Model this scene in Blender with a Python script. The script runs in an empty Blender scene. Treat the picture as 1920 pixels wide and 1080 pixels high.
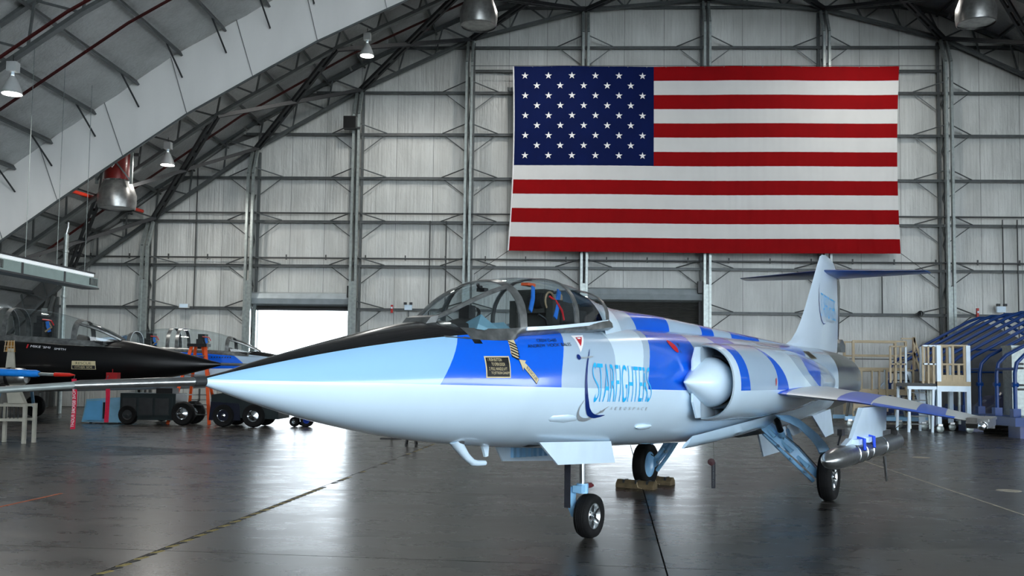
import bpy, bmesh, math, random
from mathutils import Vector, Matrix
from mathutils.bvhtree import BVHTree
random.seed(4)
sc = bpy.context.scene
COL = sc.collection

# ---------------------------------------------------------------- camera
CAM_H = 1.676
YAW, PIT, ROL = 0.04097789, 0.05996395, 0.01318624
_f = Vector((-math.sin(YAW)*math.cos(PIT), math.cos(YAW)*math.cos(PIT), math.sin(PIT)))
_r = Vector((math.cos(YAW), math.sin(YAW), 0)); _u = _r.cross(_f)
_r2 = _r*math.cos(ROL) + _u*math.sin(ROL); _u2 = _u*math.cos(ROL) - _r*math.sin(ROL)
cd = bpy.data.cameras.new('camera'); cam = bpy.data.objects.new('camera', cd); COL.objects.link(cam)
cam.matrix_world = Matrix(((_r2.x, _u2.x, -_f.x, 0), (_r2.y, _u2.y, -_f.y, 0), (_r2.z, _u2.z, -_f.z, CAM_H), (0, 0, 0, 1)))
cd.sensor_width = 36; cd.lens = 1753.83/1920*36; cd.shift_y = 56.0/1920; cd.clip_end = 400; cd.clip_start = .05
sc.camera = cam

# ---------------------------------------------------------------- light and exposure
w = bpy.data.worlds.new('sky'); sc.world = w; w.use_nodes = True
bg = w.node_tree.nodes['Background']; bg.inputs[0].default_value = (0.82, 0.92, 1.0, 1); bg.inputs[1].default_value = 9.0
sc.view_settings.view_transform = 'Standard'; sc.view_settings.look = 'None'
sc.view_settings.gamma = 1; sc.view_settings.use_curve_mapping = False
sc.view_settings.exposure = 0.02
sc.cycles.use_denoising = True
sc.cycles.max_bounces = 8; sc.cycles.diffuse_bounces = 4; sc.cycles.glossy_bounces = 4; sc.cycles.transmission_bounces = 6; sc.cycles.transparent_max_bounces = 10
sc.cycles.sample_clamp_indirect = 6
sc.cycles.caustics_reflective = False; sc.cycles.caustics_refractive = False

# ---------------------------------------------------------------- helpers
def tag(o, label=None, cat=None, group=None, kind=None):
    if label: o['label'] = label
    if cat: o['category'] = cat
    if group: o['group'] = group
    if kind: o['kind'] = kind
    return o
def empty(name, loc=(0, 0, 0), rz=0, label=None, cat=None, group=None, kind=None, parent=None):
    o = bpy.data.objects.new(name, None); COL.objects.link(o); o.location = loc; o.rotation_euler = (0, 0, rz); o.empty_display_size = .2
    if parent: o.parent = parent
    return tag(o, label, cat, group, kind)
def dup(o, parent=None):
    c = o.copy(); COL.objects.link(c); c.parent = parent
    for ch in list(o.children): dup(ch, c)
    return c
class MB:
    """collects geometry for one mesh"""
    def __init__(s): s.v = []; s.f = []; s.m = []
    def add(s, vs, fs, mi=0):
        n = len(s.v); s.v += [tuple(v) for v in vs]; s.f += [tuple(n+i for i in f) for f in fs]; s.m += [mi]*len(fs); return s
    def box(s, c, d, M=None, mi=0):
        x, y, z = c; a, b, h = d[0]/2, d[1]/2, d[2]/2
        vs = [Vector((i*a, j*b, k*h)) for k in (-1, 1) for j in (-1, 1) for i in (-1, 1)]
        if M is not None: vs = [M @ v for v in vs]
        vs = [v+Vector((x, y, z)) for v in vs]
        return s.add(vs, [(0, 2, 3, 1), (4, 5, 7, 6), (0, 1, 5, 4), (2, 6, 7, 3), (0, 4, 6, 2), (1, 3, 7, 5)], mi)
    def bar(s, p, q, wd, ht=None, up=(0, 0, 1), mi=0):
        """rectangular bar from p to q; ht along up"""
        p = Vector(p); q = Vector(q); ht = ht or wd
        t = (q-p).normalized(); u = Vector(up)
        if abs(t.dot(u)) > .98: u = Vector((0, 1, 0)) if abs(t.y) < .9 else Vector((1, 0, 0))
        sd = t.cross(u).normalized(); u = sd.cross(t).normalized()
        vs = []
        for e in (p, q):
            for i, j in ((-1, -1), (1, -1), (1, 1), (-1, 1)): vs.append(e+sd*(i*wd/2)+u*(j*ht/2))
        return s.add(vs, [(3, 2, 1, 0), (4, 5, 6, 7), (0, 1, 5, 4), (1, 2, 6, 5), (2, 3, 7, 6), (3, 0, 4, 7)], mi)
    def tube(s, pts, r, n=8, cap=True, mi=0):
        pts = [Vector(p) for p in pts]; rs = r if isinstance(r, (list, tuple)) else [r]*len(pts)
        vs = []; prev = None
        for i, p in enumerate(pts):
            if i == 0: t = pts[1]-p
            elif i == len(pts)-1: t = p-pts[i-1]
            else: t = (pts[i+1]-p).normalized()+(p-pts[i-1]).normalized()
            t = t.normalized() if t.length > 1e-9 else Vector((0, 0, 1))
            if prev is None:
                u = Vector((0, 0, 1)) if abs(t.z) < .9 else Vector((1, 0, 0))
            else: u = prev
            u = (u-t*u.dot(t)); u = u.normalized() if u.length > 1e-6 else Vector((1, 0, 0)); prev = u
            b = t.cross(u)
            vs += [p+(u*math.cos(2*math.pi*k/n)+b*math.sin(2*math.pi*k/n))*rs[i] for k in range(n)]
        fs = [(i*n+k, i*n+(k+1) % n, (i+1)*n+(k+1) % n, (i+1)*n+k) for i in range(len(pts)-1) for k in range(n)]
        if cap: fs += [tuple(range(n-1, -1, -1)), tuple((len(pts)-1)*n+k for k in range(n))]
        return s.add(vs, fs, mi)
    def lathe(s, prof, o=(0, 0, 0), ax=(0, 0, 1), n=16, mi=0, a0=0, a1=2*math.pi):
        """prof: list of (radius, height along ax)"""
        o = Vector(o); ax = Vector(ax).normalized(); u = Vector((1, 0, 0)) if abs(ax.x) < .9 else Vector((0, 1, 0))
        u = (u-ax*u.dot(ax)).normalized(); b = ax.cross(u); full = abs(a1-a0-2*math.pi) < 1e-6; m = n if full else n+1
        vs = [o+ax*h+(u*math.cos(a0+(a1-a0)*k/n)+b*math.sin(a0+(a1-a0)*k/n))*max(r, 1e-5) for r, h in prof for k in range(m)]
        fs = [(i*m+k, i*m+(k+1) % m, (i+1)*m+(k+1) % m, (i+1)*m+k) for i in range(len(prof)-1) for k in range(n)]
        return s.add(vs, fs, mi)
    def loft(s, secs, closed=True, cap=False, mi=0):
        n = len(secs[0]); vs = [p for se in secs for p in se]; m = n if closed else n-1
        fs = [(i*n+k, i*n+(k+1) % n, (i+1)*n+(k+1) % n, (i+1)*n+k) for i in range(len(secs)-1) for k in range(m)]
        if cap: fs += [tuple(range(n-1, -1, -1)), tuple((len(secs)-1)*n+k for k in range(n))]
        return s.add(vs, fs, mi)
    def prism(s, poly, axis, t0, t1, mi=0):
        """poly of 2-D points extruded along axis 'x','y','z' from t0 to t1"""
        def P(p, t):
            return (t, p[0], p[1]) if axis == 'x' else (p[0], t, p[1]) if axis == 'y' else (p[0], p[1], t)
        n = len(poly); vs = [P(p, t0) for p in poly]+[P(p, t1) for p in poly]
        fs = [tuple(range(n)), tuple(range(2*n-1, n-1, -1))]+[(k, k+n, (k+1) % n+n, (k+1) % n) for k in range(n)]
        return s.add(vs, fs, mi)
    def mesh(s, name, mats, smooth=False, ang=None, fix=True):
        me = bpy.data.meshes.new(name); me.from_pydata(s.v, [], s.f)
        mats = mats if isinstance(mats, (list, tuple)) else [mats]
        for m in mats: me.materials.append(m)
        if len(mats) > 1: me.polygons.foreach_set('material_index', s.m)
        if fix:
            bm = bmesh.new(); bm.from_mesh(me); bmesh.ops.remove_doubles(bm, verts=bm.verts, dist=1e-5)
            bmesh.ops.recalc_face_normals(bm, faces=bm.faces); bm.to_mesh(me); bm.free()
        if smooth:
            me.polygons.foreach_set('use_smooth', [True]*len(me.polygons))
            if ang is not None: me.set_sharp_from_angle(angle=math.radians(ang))
        me.update(); return me
    def obj(s, name, mats, parent=None, smooth=False, ang=40, fix=True):
        o = bpy.data.objects.new(name, s.mesh(name, mats, smooth, ang, fix)); COL.objects.link(o)
        if parent: o.parent = parent
        return o
def link(name, me, parent=None, loc=(0, 0, 0), rot=(0, 0, 0), scale=(1, 1, 1)):
    o = bpy.data.objects.new(name, me); COL.objects.link(o); o.location = loc; o.rotation_euler = rot; o.scale = scale
    if parent: o.parent = parent
    return o

# ---------------------------------------------------------------- materials
def lin(c):
    return tuple(((x/255+.055)/1.055)**2.4 if x/255 > .04045 else x/255/12.92 for x in c)
class X:
    """tiny expression wrapper round shader math nodes"""
    def __init__(s, nt, sock): s.nt = nt; s.s = sock
    def _op(s, op, o, rev=False):
        n = s.nt.nodes.new('ShaderNodeMath'); n.operation = op
        a, b = (o, s) if rev else (s, o)
        for i, q in enumerate((a, b)):
            if isinstance(q, X): s.nt.links.new(q.s, n.inputs[i])
            elif q is not None: n.inputs[i].default_value = q
        return X(s.nt, n.outputs[0])
    def __add__(s, o): return s._op('ADD', o)
    def __sub__(s, o): return s._op('SUBTRACT', o)
    def __rsub__(s, o): return s._op('SUBTRACT', o, True)
    def __mul__(s, o): return s._op('MULTIPLY', o)
    def gt(s, o): return s._op('GREATER_THAN', o)
    def lt(s, o): return s._op('LESS_THAN', o)
    def abs(s): return s._op('ABSOLUTE', None)
def mixc(nt, fac, a, b):
    n = nt.nodes.new('ShaderNodeMix'); n.data_type = 'RGBA'
    if isinstance(fac, X): nt.links.new(fac.s, n.inputs[0])
    else: n.inputs[0].default_value = fac
    for q, i in ((a, 6), (b, 7)):
        if hasattr(q, 'is_output'): nt.links.new(q, n.inputs[i])
        else: n.inputs[i].default_value = (*q[:3], 1)
    return n.outputs[2]
MATS = {}
def mat(name, col, rough=.5, metal=0, var=.12, vs=3, bump=0, bs=20, coat=0, stretch=None, emit=None, es=0, spec=.5, rvar=0):
    """principled material with a little procedural colour variation and bump"""
    if name in MATS: return MATS[name]
    m = bpy.data.materials.new(name); m.use_nodes = True; nt = m.node_tree; p = nt.nodes['Principled BSDF']
    c = lin(col)
    tc = nt.nodes.new('ShaderNodeTexCoord'); vec = tc.outputs['Object']
    if stretch:
        mp = nt.nodes.new('ShaderNodeMapping'); mp.inputs['Scale'].default_value = stretch; nt.links.new(vec, mp.inputs[0]); vec = mp.outputs[0]
    if var or rvar:
        nz = nt.nodes.new('ShaderNodeTexNoise'); nz.inputs['Scale'].default_value = vs; nz.inputs['Detail'].default_value = 5; nt.links.new(vec, nz.inputs['Vector'])
    if var:
        rp = nt.nodes.new('ShaderNodeValToRGB'); rp.color_ramp.elements[0].position = .3; rp.color_ramp.elements[1].position = .7
        rp.color_ramp.elements[0].color = (*[max(0, x*(1-var)) for x in c], 1); rp.color_ramp.elements[1].color = (*[min(1, x*(1+var)) for x in c], 1)
        nt.links.new(nz.outputs['Fac'], rp.inputs[0]); nt.links.new(rp.outputs[0], p.inputs['Base Color'])
    else: p.inputs['Base Color'].default_value = (*c, 1)
    if rvar:
        r = X(nt, nz.outputs['Fac'])*(2*rvar)+(rough-rvar); nt.links.new(r.s, p.inputs['Roughness'])
    else: p.inputs['Roughness'].default_value = rough
    p.inputs['Metallic'].default_value = metal; p.inputs['Specular IOR Level'].default_value = spec
    if coat: p.inputs['Coat Weight'].default_value = coat; p.inputs['Coat Roughness'].default_value = .06
    if bump:
        n2 = nt.nodes.new('ShaderNodeTexNoise'); n2.inputs['Scale'].default_value = bs; n2.inputs['Detail'].default_value = 4; nt.links.new(vec, n2.inputs['Vector'])
        b = nt.nodes.new('ShaderNodeBump'); b.inputs['Strength'].default_value = bump; b.inputs['Distance'].default_value = .02
        nt.links.new(n2.outputs['Fac'], b.inputs['Height']); nt.links.new(b.outputs[0], p.inputs['Normal'])
    if emit: p.inputs['Emission Color'].default_value = (*lin(emit), 1); p.inputs['Emission Strength'].default_value = es
    MATS[name] = m; return m
def glass(name, tint=(.85, .92, .95), alpha=.16, rough=.02):
    """thin see-through perspex: mostly transparent with a glossy skin"""
    m = bpy.data.materials.new(name); m.use_nodes = True; nt = m.node_tree; nt.nodes.remove(nt.nodes['Principled BSDF'])
    out = nt.nodes['Material Output']; tr = nt.nodes.new('ShaderNodeBsdfTransparent'); tr.inputs[0].default_value = (*tint, 1)
    gl = nt.nodes.new('ShaderNodeBsdfGlossy'); gl.inputs['Roughness'].default_value = rough
    fr = nt.nodes.new('ShaderNodeLayerWeight'); fr.inputs[0].default_value = .35
    fac = X(nt, fr.outputs['Facing']); fac = fac*fac*fac*.55+alpha*.45
    mx = nt.nodes.new('ShaderNodeMixShader'); nt.links.new(fac.s, mx.inputs[0]); nt.links.new(tr.outputs[0], mx.inputs[1]); nt.links.new(gl.outputs[0], mx.inputs[2])
    nt.links.new(mx.outputs[0], out.inputs[0]); MATS[name] = m; return m

STEEL = mat('grey_steel', (88, 92, 92), .45, .3, .15, 6)
STEEL_L = mat('galvanised_steel', (150, 158, 156), .38, .55, .18, 9)
DARKSTEEL = mat('dark_steel', (48, 50, 52), .5, .2, .15, 6)
RUBBER = mat('tyre_rubber', (11, 11, 12), .75, 0, .2, 14, bump=.15, bs=60, spec=.25)
BLACK = mat('black_plastic', (14, 14, 16), .45, 0, .2, 10)
CHROME = mat('polished_metal', (205, 210, 214), .14, 1, .06, 12)
ALU = mat('brushed_aluminium', (186, 188, 188), .28, .95, .12, 14, bump=.05, bs=80)
WHITEP = mat('white_paint', (212, 232, 247), .25, 0, .04, 4, coat=.4)
LBLUE = mat('pale_blue_gear_paint', (140, 192, 230), .3, 0, .07, 6, coat=.3)
NAVY = mat('navy_paint', (10, 44, 112), .3, 0, .1, 5, coat=.3)
CYAN = mat('cyan_lettering', (20, 176, 236), .35, 0, .04)
SILVERL = mat('silver_lettering', (168, 176, 182), .35, .3, .05)
DBLUEL = mat('deep_blue_lettering', (6, 38, 110), .35, 0, .05)
TANL = mat('tan_marking', (205, 190, 150), .5, 0, .06)
INK = mat('black_marking', (12, 12, 14), .5, 0, .05)
REDL = mat('red_marking', (190, 24, 40), .45, 0, .06)
WHITEL = mat('white_marking', (235, 235, 238), .45, 0, .04)
REDW = mat('red_webbing', (196, 16, 56), .8, 0, .12, 30)
TAN = mat('tan_stand_paint', (188, 170, 138), .5, 0, .1, 5)
ORANGE = mat('orange_fibreglass', (226, 84, 26), .45, 0, .1, 5)

# ================================================================ the hangar
DW = 40.0                                   # back wall
CX = 6.48
NODES = [(-23.6, 2.9), (-20.9, 5.5), (-17.17, 8.22), (-12.75, 11.29), (-8.27, 13.86), (-3.55, 16.07), (1.38, 17.35), (6.48, 17.8),
         (11.5, 17.37), (16.45, 16.09), (21.2, 13.86), (25.7, 11.29), (30.1, 8.22), (33.8, 5.5), (36.6, 2.9)]
def chord_z(x):
    for (x0, z0), (x1, z1) in zip(NODES, NODES[1:]):
        if x0 <= x <= x1: return z0+(z1-z0)*(x-x0)/(x1-x0)
    return 2.9
ROOF = 1.3
YF = -20.0                                   # open front
FL_ROT = math.radians(-3.7)

def floor_mat():
    m = bpy.data.materials.new('polished_concrete'); m.use_nodes = True; nt = m.node_tree; p = nt.nodes['Principled BSDF']
    g = nt.nodes.new('ShaderNodeNewGeometry')
    def nz(scale, det, st=(1, 1, 1), rough=.55):
        mp = nt.nodes.new('ShaderNodeMapping'); mp.inputs['Scale'].default_value = st; nt.links.new(g.outputs['Position'], mp.inputs[0])
        n = nt.nodes.new('ShaderNodeTexNoise'); n.inputs['Scale'].default_value = scale; n.inputs['Detail'].default_value = det; n.inputs['Roughness'].default_value = rough
        nt.links.new(mp.outputs[0], n.inputs['Vector']); return n.outputs['Fac']
    a = nz(1.1, 9, (1, 1.9, 1), .68); b = nz(9, 5); c = nz(.35, 3)
    f = X(nt, a)*.58+X(nt, b)*.10+X(nt, c)*.32
    rp = nt.nodes.new('ShaderNodeValToRGB'); e = rp.color_ramp.elements
    e[0].position = .38; e[0].color = (*lin((22, 21, 20)), 1); e[1].position = .60; e[1].color = (*lin((74, 70, 66)), 1)
    nt.links.new(f.s, rp.inputs[0]); nt.links.new(rp.outputs[0], p.inputs['Base Color'])
    r = X(nt, a)*.24+X(nt, c)*.08+X(nt, b)*.05+.10
    nt.links.new(r.s, p.inputs['Roughness'])
    p.inputs['Specular IOR Level'].default_value = .42
    bp = nt.nodes.new('ShaderNodeBump'); bp.inputs['Strength'].default_value = .02; bp.inputs['Distance'].default_value = .01
    nt.links.new(b, bp.inputs['Height']); nt.links.new(bp.outputs[0], p.inputs['Normal'])
    return m
FLOORM = floor_mat()
JOINT = mat('joint_filler', (24, 23, 22), .6, 0, .1)
floor = MB().box((6.5, 10, -.2), (64, 66, .3)).obj('floor', JOINT); tag(floor, 'polished dark grey concrete hangar floor', None, None, 'structure')
SL = 4.66
slab = MB().box((0, 0, 0), (SL-.016, SL-.016, .06)).mesh('floor_slab', FLOORM)
ca, sa = math.cos(FL_ROT), math.sin(FL_ROT)
for i in range(-6, 8):
    for j in range(-8, 7):
        lx, ly = (i+.5)*SL, (j+.5)*SL
        x, y = 1.33+lx*ca-ly*sa, 13.0+lx*sa+ly*ca
        if -26 < x < 38 and -24 < y < 43:
            o = link('floor_slab', slab, floor, (x, y, -.03), (0, 0, FL_ROT))
def gl(lx, ly, z=.004):  # slab frame -> world
    return (1.33+lx*ca-ly*sa, 13.0+lx*sa+ly*ca, z)
LINEW = mat('worn_white_line', (186, 178, 160), .5, 0, .2, 8)
p0, p1 = gl(SL, -6, .002), gl(SL, 7.2, .002)
MB().bar(p0, p1, .035, .004).obj('painted_line', LINEW, floor)
TAPEY = mat('worn_yellow_tape', (150, 132, 70), .6, 0, .3, 12); TAPEK = mat('worn_black_tape', (30, 29, 26), .6, 0, .3, 12)
tp = MB(); k = 0; y = -6.0
while y < 11:
    if y < -.6 or random.random() < .5:
        tp.bar(gl(-SL+.02, y, .002), gl(-SL+.06, y+.14, .002), .045, .004, mi=k % 2)
    k += 1; y += .15
tag(tp.obj('hazard_tape', [TAPEY, TAPEK], floor), 'worn black and yellow hazard tape')
MB().bar((-6.62, 10.6, .002), (-6.52, 12.4, .002), .04, .004).obj('orange_tape', mat('orange_tape', (170, 76, 26), .6, 0, .2, 10), floor)
for x, y in ((7.02, 14.7), (8.0, 20.6)): MB().lathe([(.001, .004), (.17, .004), (.18, .0)], (x, y, 0), (0, 0, 1), 20).obj('tie_down_cover', LINEW, floor)
outm = mat('outside_apron', (205, 206, 205), .8, 0, .08, .4)
ap = MB().box((6.5, 90, -.12), (300, 100, .1)).obj('apron', outm); tag(ap, 'sunlit pale concrete apron beyond the open roller door', None, None, 'structure')
ap2 = MB().box((6.5, -73.5, -.12), (300, 100, .1)).obj('front_apron', outm); tag(ap2, 'pale concrete apron in front of the hangar', None, None, 'structure')

# --- back wall with insulation panels, girts and columns
def wall_mat(name, col, hi):
    m = bpy.data.materials.new(name); m.use_nodes = True; nt = m.node_tree; p = nt.nodes['Principled BSDF']
    g = nt.nodes.new('ShaderNodeNewGeometry')
    def nz(scale, st, det=4, dist=0):
        mp = nt.nodes.new('ShaderNodeMapping'); mp.inputs['Scale'].default_value = st; nt.links.new(g.outputs['Position'], mp.inputs[0])
        n = nt.nodes.new('ShaderNodeTexNoise'); n.inputs['Scale'].default_value = scale; n.inputs['Detail'].default_value = det; n.inputs['Distortion'].default_value = dist
        nt.links.new(mp.outputs[0], n.inputs['Vector']); return n.outputs['Fac']
    a = nz(1.1, (1, 1, .35)); b = nz(11, (1, 1, .04)); d = nz(34, (1, 1, 1), 2)
    f = X(nt, a)*.7+X(nt, b)*.3
    rp = nt.nodes.new('ShaderNodeValToRGB'); e = rp.color_ramp.elements
    e[0].position = .32; e[0].color = (*lin(col), 1); e[1].position = .66; e[1].color = (*lin(hi), 1); nt.links.new(f.s, rp.inputs[0])
    spk = X(nt, d).gt(.735)
    col2 = mixc(nt, spk*.55, rp.outputs[0], lin((70, 58, 46))); nt.links.new(col2, p.inputs['Base Color'])
    p.inputs['Roughness'].default_value = .38; p.inputs['Specular IOR Level'].default_value = .6
    bp = nt.nodes.new('ShaderNodeBump'); bp.inputs['Strength'].default_value = .9; bp.inputs['Distance'].default_value = .045
    h = X(nt, b)*.7+X(nt, nz(3, (1, 1, .5), 5, 1.2))*.5
    nt.links.new(h.s, bp.inputs['Height']); nt.links.new(bp.outputs[0], p.inputs['Normal']); return m
WALLM = wall_mat('vinyl_insulation', (176, 178, 174), (206, 208, 204))
SEAM = mat('seam_backing', (96, 96, 94), .7, 0, .1)  # plain grey of the backing sheet that shows between wall panels
wb = empty('wall_back', (0, DW, 0), 0, 'back wall of pale vinyl-faced insulation between steel columns and girts', None, None, 'structure')
COLX = [-21.6, -17.34, -12.85, -8.35, -3.55, 1.39, 6.51, 11.48, 16.49, 21.5, 26.4]
GZ = [0, 2.5, 4.39, 6.25, 8.17, 10.08, 12.0, 13.84, 15.83, 17.6, 19.3]
DOORS = [(-12.72, -8.60, 4.72), (1.62, 6.32, 5.05)]
def roof_z(x): return chord_z(x)+ROOF-.05
def in_door(x0, x1, z0):
    xm = (x0+x1)/2
    return any(a < xm < b and z0+.2 < t for a, b, t in DOORS)
# backing sheet with the two door openings cut out
bk = MB(); xs = sorted(set([-23.6, 36.6]+[d[0] for d in DOORS]+[d[1] for d in DOORS]+[n[0] for n in NODES[1:-1]]))
for x0, x1 in zip(xs, xs[1:]):
    zb = 0
    for a, b, t in DOORS:
        if a-.01 < (x0+x1)/2 < b+.01: zb = t
    bk.prism([(x0, zb), (x1, zb), (x1, roof_z(x1)+.35), (x0, roof_z(x0)+.35)], 'y', .05, .25)
bk.obj('backing_sheet', SEAM, wb)
def panel_mesh(w0, zs0, zs1, lift=.035):
    """pillowed panel; zs1 = (left top, right top)"""
    n = 3; vs = []; fs = []
    for j in range(n+1):
        for i in range(n+1):
            u, v = i/n, j/n; top = zs1[0]*(1-u)+zs1[1]*u
            edge = i in (0, n) or j in (0, n)
            vs.append((u*w0, 0 if edge else -lift*random.uniform(.6, 1.5), zs0*(1-v)+top*v))
    for j in range(n):
        for i in range(n): a = j*(n+1)+i; fs.append((a, a+1, a+n+2, a+n+1))
    return MB().add(vs, fs).mesh('wall_panel', WALLM, True, 60, fix=False)
cache = {}
for cx0, cx1 in zip(COLX, COLX[1:]):
    npan = 3
    for k in range(npan):
        x0 = cx0+(cx1-cx0)*k/npan; x1 = cx0+(cx1-cx0)*(k+1)/npan
        if x0 > 21: continue
        for z0, z1 in zip(GZ, GZ[1:]):
            ta, tb = min(z1, roof_z(x0)), min(z1, roof_z(x1))
            if max(ta, tb) <= z0+.05: continue
            b0 = z0
            hit = [t for a, b, t in DOORS if a-.1 < (x0+x1)/2 < b+.1]
            if hit:
                if z1 <= hit[0]+.1: continue
                b0 = max(z0, hit[0]+.12)
            ta, tb = max(ta, b0+.02), max(tb, b0+.02)
            me = panel_mesh(x1-x0-.014, b0-z0+.02, (ta-z0-.02, tb-z0-.02))
            link('wall_panel', me, wb, (x0+.007, 0, z0))
for z in GZ[2:-1]+[14.8]:
    xl = [x for x in [i*.05 for i in range(-470, 730)] if roof_z(x) > z+.1]
    if not xl: continue
    a, b = max(min(xl), -23), min(max(xl), 24)
    edges = sorted([a, b]+[c for c in COLX if a < c < b])
    for e0, e1 in zip(edges, edges[1:]):
        if z == 14.8 and not (-3.6 < (e0+e1)/2 < 16.4): continue
        if any(d[0] < (e0+e1)/2 < d[1] and z < d[2]+.1 for d in DOORS): continue
        gm = MB().box(((e0+e1)/2, -.16, z), (e1-e0-.02, .2, .06)).box(((e0+e1)/2, -.25, z-.05), (e1-e0-.02, .02, .07))
        gm.obj('girt', STEEL, wb)
COND = mat('conduit_grey', (70, 72, 72), .5, .3, .1)
for z, a, b in ((6.55, -20.8, 20), (8.5, -17, 20)):
    MB().tube([(a, -.33, z), (b, -.33, z)], .035, 6).obj('conduit', COND, wb)
for x, z0, z1 in ((-5.2, 0, 8.2), (-4.5, 0, 8.2), (13.9, 4.4, 6.2), (18.9, 2.5, 8.4), (19.5, 2.5, 8.4), (-15.4, 4.3, 10.5)):
    MB().tube([(x, -.30, z0), (x, -.30, z1)], .028, 6).obj('conduit', COND, wb)
for x in [i*1.72-20 for i in range(24)]:
    MB().box((x, -.33, 6.58), (.05, .05, .22)).obj('conduit_clip', COND, wb)
# columns: twin front channels, rear flange, zig-zag lacing
for ci, x in enumerate(COLX[:-1]):
    col = empty('column', (x, 0, 0), parent=wb); zt = chord_z(x)-.05; h = max(zt-1.1, .6)
    for s in (-1, 1):
        MB().bar((s*.11, -.95, 0), (s*.11, -.95, h), .10, .16, (0, 1, 0)).bar((s*.11, -.95, h), (s*.11, -.45, zt), .10, .16, (0, 1, 0)).obj('front_channel', STEEL_L if 0 < ci else STEEL, col)
        MB().bar((s*.13, -.18, 0), (s*.13, -.18, zt), .10, .12, (0, 1, 0)).obj('rear_flange', STEEL, col)
    MB().box((0, -.93, .8 if h > 5 else .3), (.30, .10, 1.6 if h > 5 else .6)).box((0, -.95, 2.75), (.24, .06, 5.5 if h > 6 else h*.8)).obj('base_plate', STEEL_L, col)
    z = .3; k = 0
    while z+1.1 < h:
        a, b = ((-.9, -.22) if k % 2 == 0 else (-.22, -.9))
        MB().bar((0, a, z), (0, b, z+1.0), .05).obj('lacing', STEEL, col); z += 1.0; k += 1
    for gz in GZ[2:-2]:
        if gz > zt-.5: continue
        for s in (-1, 1):
            if any(d[0] < x+s*.8 < d[1] and gz < d[2] for d in DOORS): continue
            MB().tube([(s*.15, -.85, gz+.28), (s*1.2, -.24, gz+.02)], .028, 5).obj('flange_brace', STEEL, col)
            MB().tube([(s*1.2, -.24, gz), (s*.2, -.2, gz-.75)], .02, 5).obj('flange_brace', STEEL, col)

# --- side walls (low) and roof
SIDEM = wall_mat('side_insulation', (120, 122, 120), (150, 152, 150))
for nm, x, y0, lab in (('wall_left', -23.6, YF, 'low left side wall under the roof eave'), ('wall_right', 36.6, 22.0, 'low right side wall under the roof eave')):  # right wall stops short, an opening added to let daylight onto the jet
    tag(MB().box((x, (y0+DW)/2, 2.1), (.2, DW-y0, 4.2)).obj(nm, SIDEM), lab, None, None, 'structure')
fw = MB(); fxs = [x for x, z in NODES if x < -3]  # added wall out of view, blocks daylight from the hangar's left side
for (x0, z0), (x1, z1) in zip(NODES[:6], NODES[1:6]): fw.prism([(x0, 0), (x1, 0), (x1, z1+ROOF+.3), (x0, z0+ROOF+.3)], 'y', YF-.2, YF)
tag(fw.obj('front_light_block', SIDEM), 'added unseen wall behind the camera that keeps the left side dark', None, None, 'structure')
ROOFM = wall_mat('roof_insulation', (164, 166, 164), (196, 198, 196))
ceil = empty('ceiling', (0, 0, 0), 0, 'arched roof lining of sagging pale insulation between purlins', None, None, 'structure')
PX = []
for (x0, z0), (x1, z1) in zip(NODES, NODES[1:]):
    m = 3 if x0 < 12 else 2
    for k in range(m): PX.append((x0+(x1-x0)*k/m, z0+(z1-z0)*k/m+ROOF))
PX.append((NODES[-1][0], NODES[-1][1]+ROOF))
YB = [YF, -8, 4, 14.1, 24.3, 34.5, DW+.2]
for (x0, z0), (x1, z1) in zip(PX, PX[1:]):
    for y0, y1 in zip(YB, YB[1:]):
        vs = []; fs = []; nu, nv = 4, 5
        sg = random.uniform(.05, .15)
        for j in range(nv+1):
            for i in range(nu+1):
                u, v = i/nu, j/nv; s = sg*math.sin(math.pi*u)*(.6+.4*math.sin(v*9+x0))
                vs.append((x0+(x1-x0)*u, y0+(y1-y0)*v, z0+(z1-z0)*u-s+.05))
        for j in range(nv):
            for i in range(nu): a = j*(nu+1)+i; fs.append((a, a+1, a+nu+2, a+nu+1))
        MB().add(vs, fs).obj('roof_panel', ROOFM, ceil, True, fix=False)
rt = MB()                                    # outer weather sheet keeps the light out
rt.add([(x, y, z+.35) for x, z in [(n[0], n[1]+ROOF) for n in NODES] for y in (YF-.3, DW+.5)], [(2*i, 2*i+1, 2*i+3, 2*i+2) for i in range(len(NODES)-1)])
rt.obj('roof_sheet', STEEL, ceil, fix=False)
for (x, z), (xn, zn) in zip(PX, PX[1:]):
    if x > 20: continue
    sl = (zn-z)/(xn-x)
    MB().bar((x, YF, z-.10), (x, DW, z-.10), .07, .18, (-sl, 0, 1)).obj('purlin', STEEL, ceil)

def truss(y, label, xr=24, lights=False):
    t = empty('roof_truss', (0, y, 0), 0, label, None, None, 'structure')
    for (x0, z0), (x1, z1) in zip(NODES, NODES[1:]):
        if x0 > xr: break
        a = Vector((x0, 0, z0)); b = Vector((x1, 0, z1)); nrm = Vector((-(z1-z0), 0, x1-x0)).normalized(); D = 1.05
        MB().bar(a, b, .20, .07, nrm).bar(a+nrm*.06, b+nrm*.06, .07, .10, nrm).obj('bottom_chord', STEEL, t)
        MB().bar(a+nrm*D, b+nrm*D, .20, .12, nrm).obj('top_chord', STEEL, t)
        n = 6
        for k in range(n):
            p = a+(b-a)*(k/n)+nrm*(D if k % 2 else 0); q = a+(b-a)*((k+1)/n)+nrm*(0 if k % 2 else D)
            MB().bar(p, q, .06, .06).obj('web', STEEL, t)
    return t
truss(DW-.45, 'arched steel end truss standing against the back wall')
truss(34.5, 'arched steel roof truss just below and behind the white draft curtain')
truss(24.3, 'nearest arched steel roof truss at the upper left', 8)
truss(14.1, 'arched steel roof truss over the aircraft', 36)
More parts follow.
